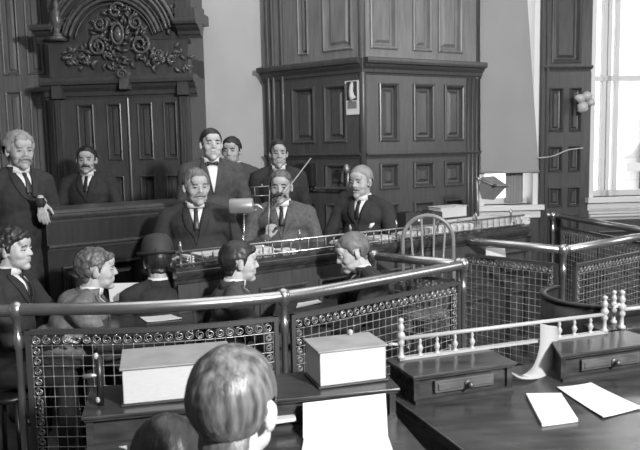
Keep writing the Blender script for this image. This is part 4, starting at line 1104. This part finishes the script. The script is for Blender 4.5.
# 12 stooping fair-haired
person(hp_(356, 250, 4.18), R(-78), 'fair-haired person looking down to the left below the right end of the bench', hair='h_grey', hl=.060, hthick=.014, suit='suit', skin='skinp', lean=R(18), hpitch=R(18), s=.97, armL=((.25, -.10, -.42), (.16, -.36, -.40)), armR=((-.25, -.10, -.42), (-.12, -.36, -.40)), vox=.0055)
# 13 near head from behind
person(hp_(234, 407, 1.32), R(163), 'person seen from behind close to the camera with streaked brown hair', hair='h_near', hl=.060, hthick=.013, suit='suit', skin='skinp', vox=.0045, nape=-.085, hpitch=R(4), armL=((.26, .0, -.46), (.2, -.18, -.42)), armR=((-.26, .0, -.46), (-.2, -.18, -.42)))
# 14 bowler hat
person(hp_(158, 262, 4.0), R(196), 'person in a dark bowler hat seen from behind left of the bench end', hat=True, hair='h_dark', suit='suit', hpitch=R(10), lean=R(16), skin='skin', s=.95)
# 15 dark crown at the bottom
person(hp_(168, 462, 1.72), R(180), 'dark-haired person whose crown shows at the bottom edge left of the near head', hair='h_dark', hthick=.016, suit='suit', vox=.006)
SL = ['stout grey-haired person at the bench', 'person with the heavy dark moustache', 'person with a white pocket square', 'curly-haired person at far left', 'wavy-haired person in tweed', 'dark-haired person at the centre of the pen', 'stooping fair-haired person', 'person seen from behind nearest the camera', 'person in the bowler hat', 'dark-haired person at the bottom edge']
for i, (_, p_, yw, py_, zt_, lb) in enumerate(STOOLS):
    t = empty('stool', p_, yw, 'dark round stool beneath the '+SL[i], 'stool')
    h_ = max(.3, zt_); MB().lathe((0, py_, h_-.04), [(.15,0),(.17,.01),(.17,.03),(.15,.04)], 20).obj('seat', M['woodd'], t, True)
    for a_ in (45, 135, 225, 315):
        c_, s__ = math.cos(R(a_)), math.sin(R(a_)); MB().tube([(c_*.12, py_+s__*.12, h_-.04), (c_*.17, py_+s__*.17, 0)], .014, 8).obj('leg', M['woodd'], t, True)
# pointer held by the seated man
a, b = at_y(272.5, 209, 4.72), at_y(311, 158, 4.80)
o = MB().tube([a, b], [.005, .0035], 8).obj('wooden_pointer', mat('pale_wood', .3, .4), smooth=True); origin_to(o, a); tag(o, 'thin pale pointer slanting up past the moustached seated man', 'pointer')
# ================================================================ LIGHT AND CAMERA
def area(name, loc, target, size, power, sy=None):
    l = bpy.data.lights.new(name, 'AREA'); l.energy = power; l.size = size
    if sy: l.shape = 'RECTANGLE'; l.size_y = sy
    o = bpy.data.objects.new(name, l); C.objects.link(o); o.location = loc
    o.rotation_euler = (V(target)-V(loc)).to_track_quat('-Z', 'Y').to_euler(); return o
area('flash_lamp', (2.4, -.8, 3.1), (-.6, 5.0, 1.4), .35, 620)
area('ceiling_fill', (.2, 4.6, 4.2), (.2, 4.8, 0), 4.2, 110, 4.0)  # added overhead fill, no ceiling lamp is modelled
area('daylight_fill', (5.9, 3.6, 2.6), (0, 4.8, 1.2), 2.2, 90, 2.2)  # added lamp inside the blank right wall, fills in for daylight
s_ = bpy.data.lights.new('sun', 'SUN'); s_.energy = 12; s_.angle = .01
so = bpy.data.objects.new('sun', s_); C.objects.link(so); so.rotation_euler = (R(52), 0, R(-15))
w = bpy.data.worlds.new('sky'); bpy.context.scene.world = w; w.use_nodes = True
w.node_tree.nodes['Background'].inputs[0].default_value = (1, 1, 1, 1); w.node_tree.nodes['Background'].inputs[1].default_value = 4.5
cam = bpy.data.cameras.new('camera'); co = bpy.data.objects.new('camera', cam); C.objects.link(co)
cam.sensor_width = 36; cam.lens = FPX/640*36; cam.clip_start = .05
mw = Matrix((( cr.x, cu.x, -f0.x, 0), (cr.y, cu.y, -f0.y, 0), (cr.z, cu.z, -f0.z, CAM_H), (0,0,0,1)))
co.matrix_world = mw
cam.dof.use_dof = True; cam.dof.focus_distance = 4.3; cam.dof.aperture_fstop = 8
sc = bpy.context.scene; sc.camera = co
vs_ = sc.view_settings; vs_.view_transform = 'Standard'; vs_.look = 'None'; vs_.exposure = -0.42; vs_.gamma = 1; vs_.use_curve_mapping = False
sc.cycles.use_denoising = True; sc.cycles.max_bounces = 6; sc.cycles.transparent_max_bounces = 8
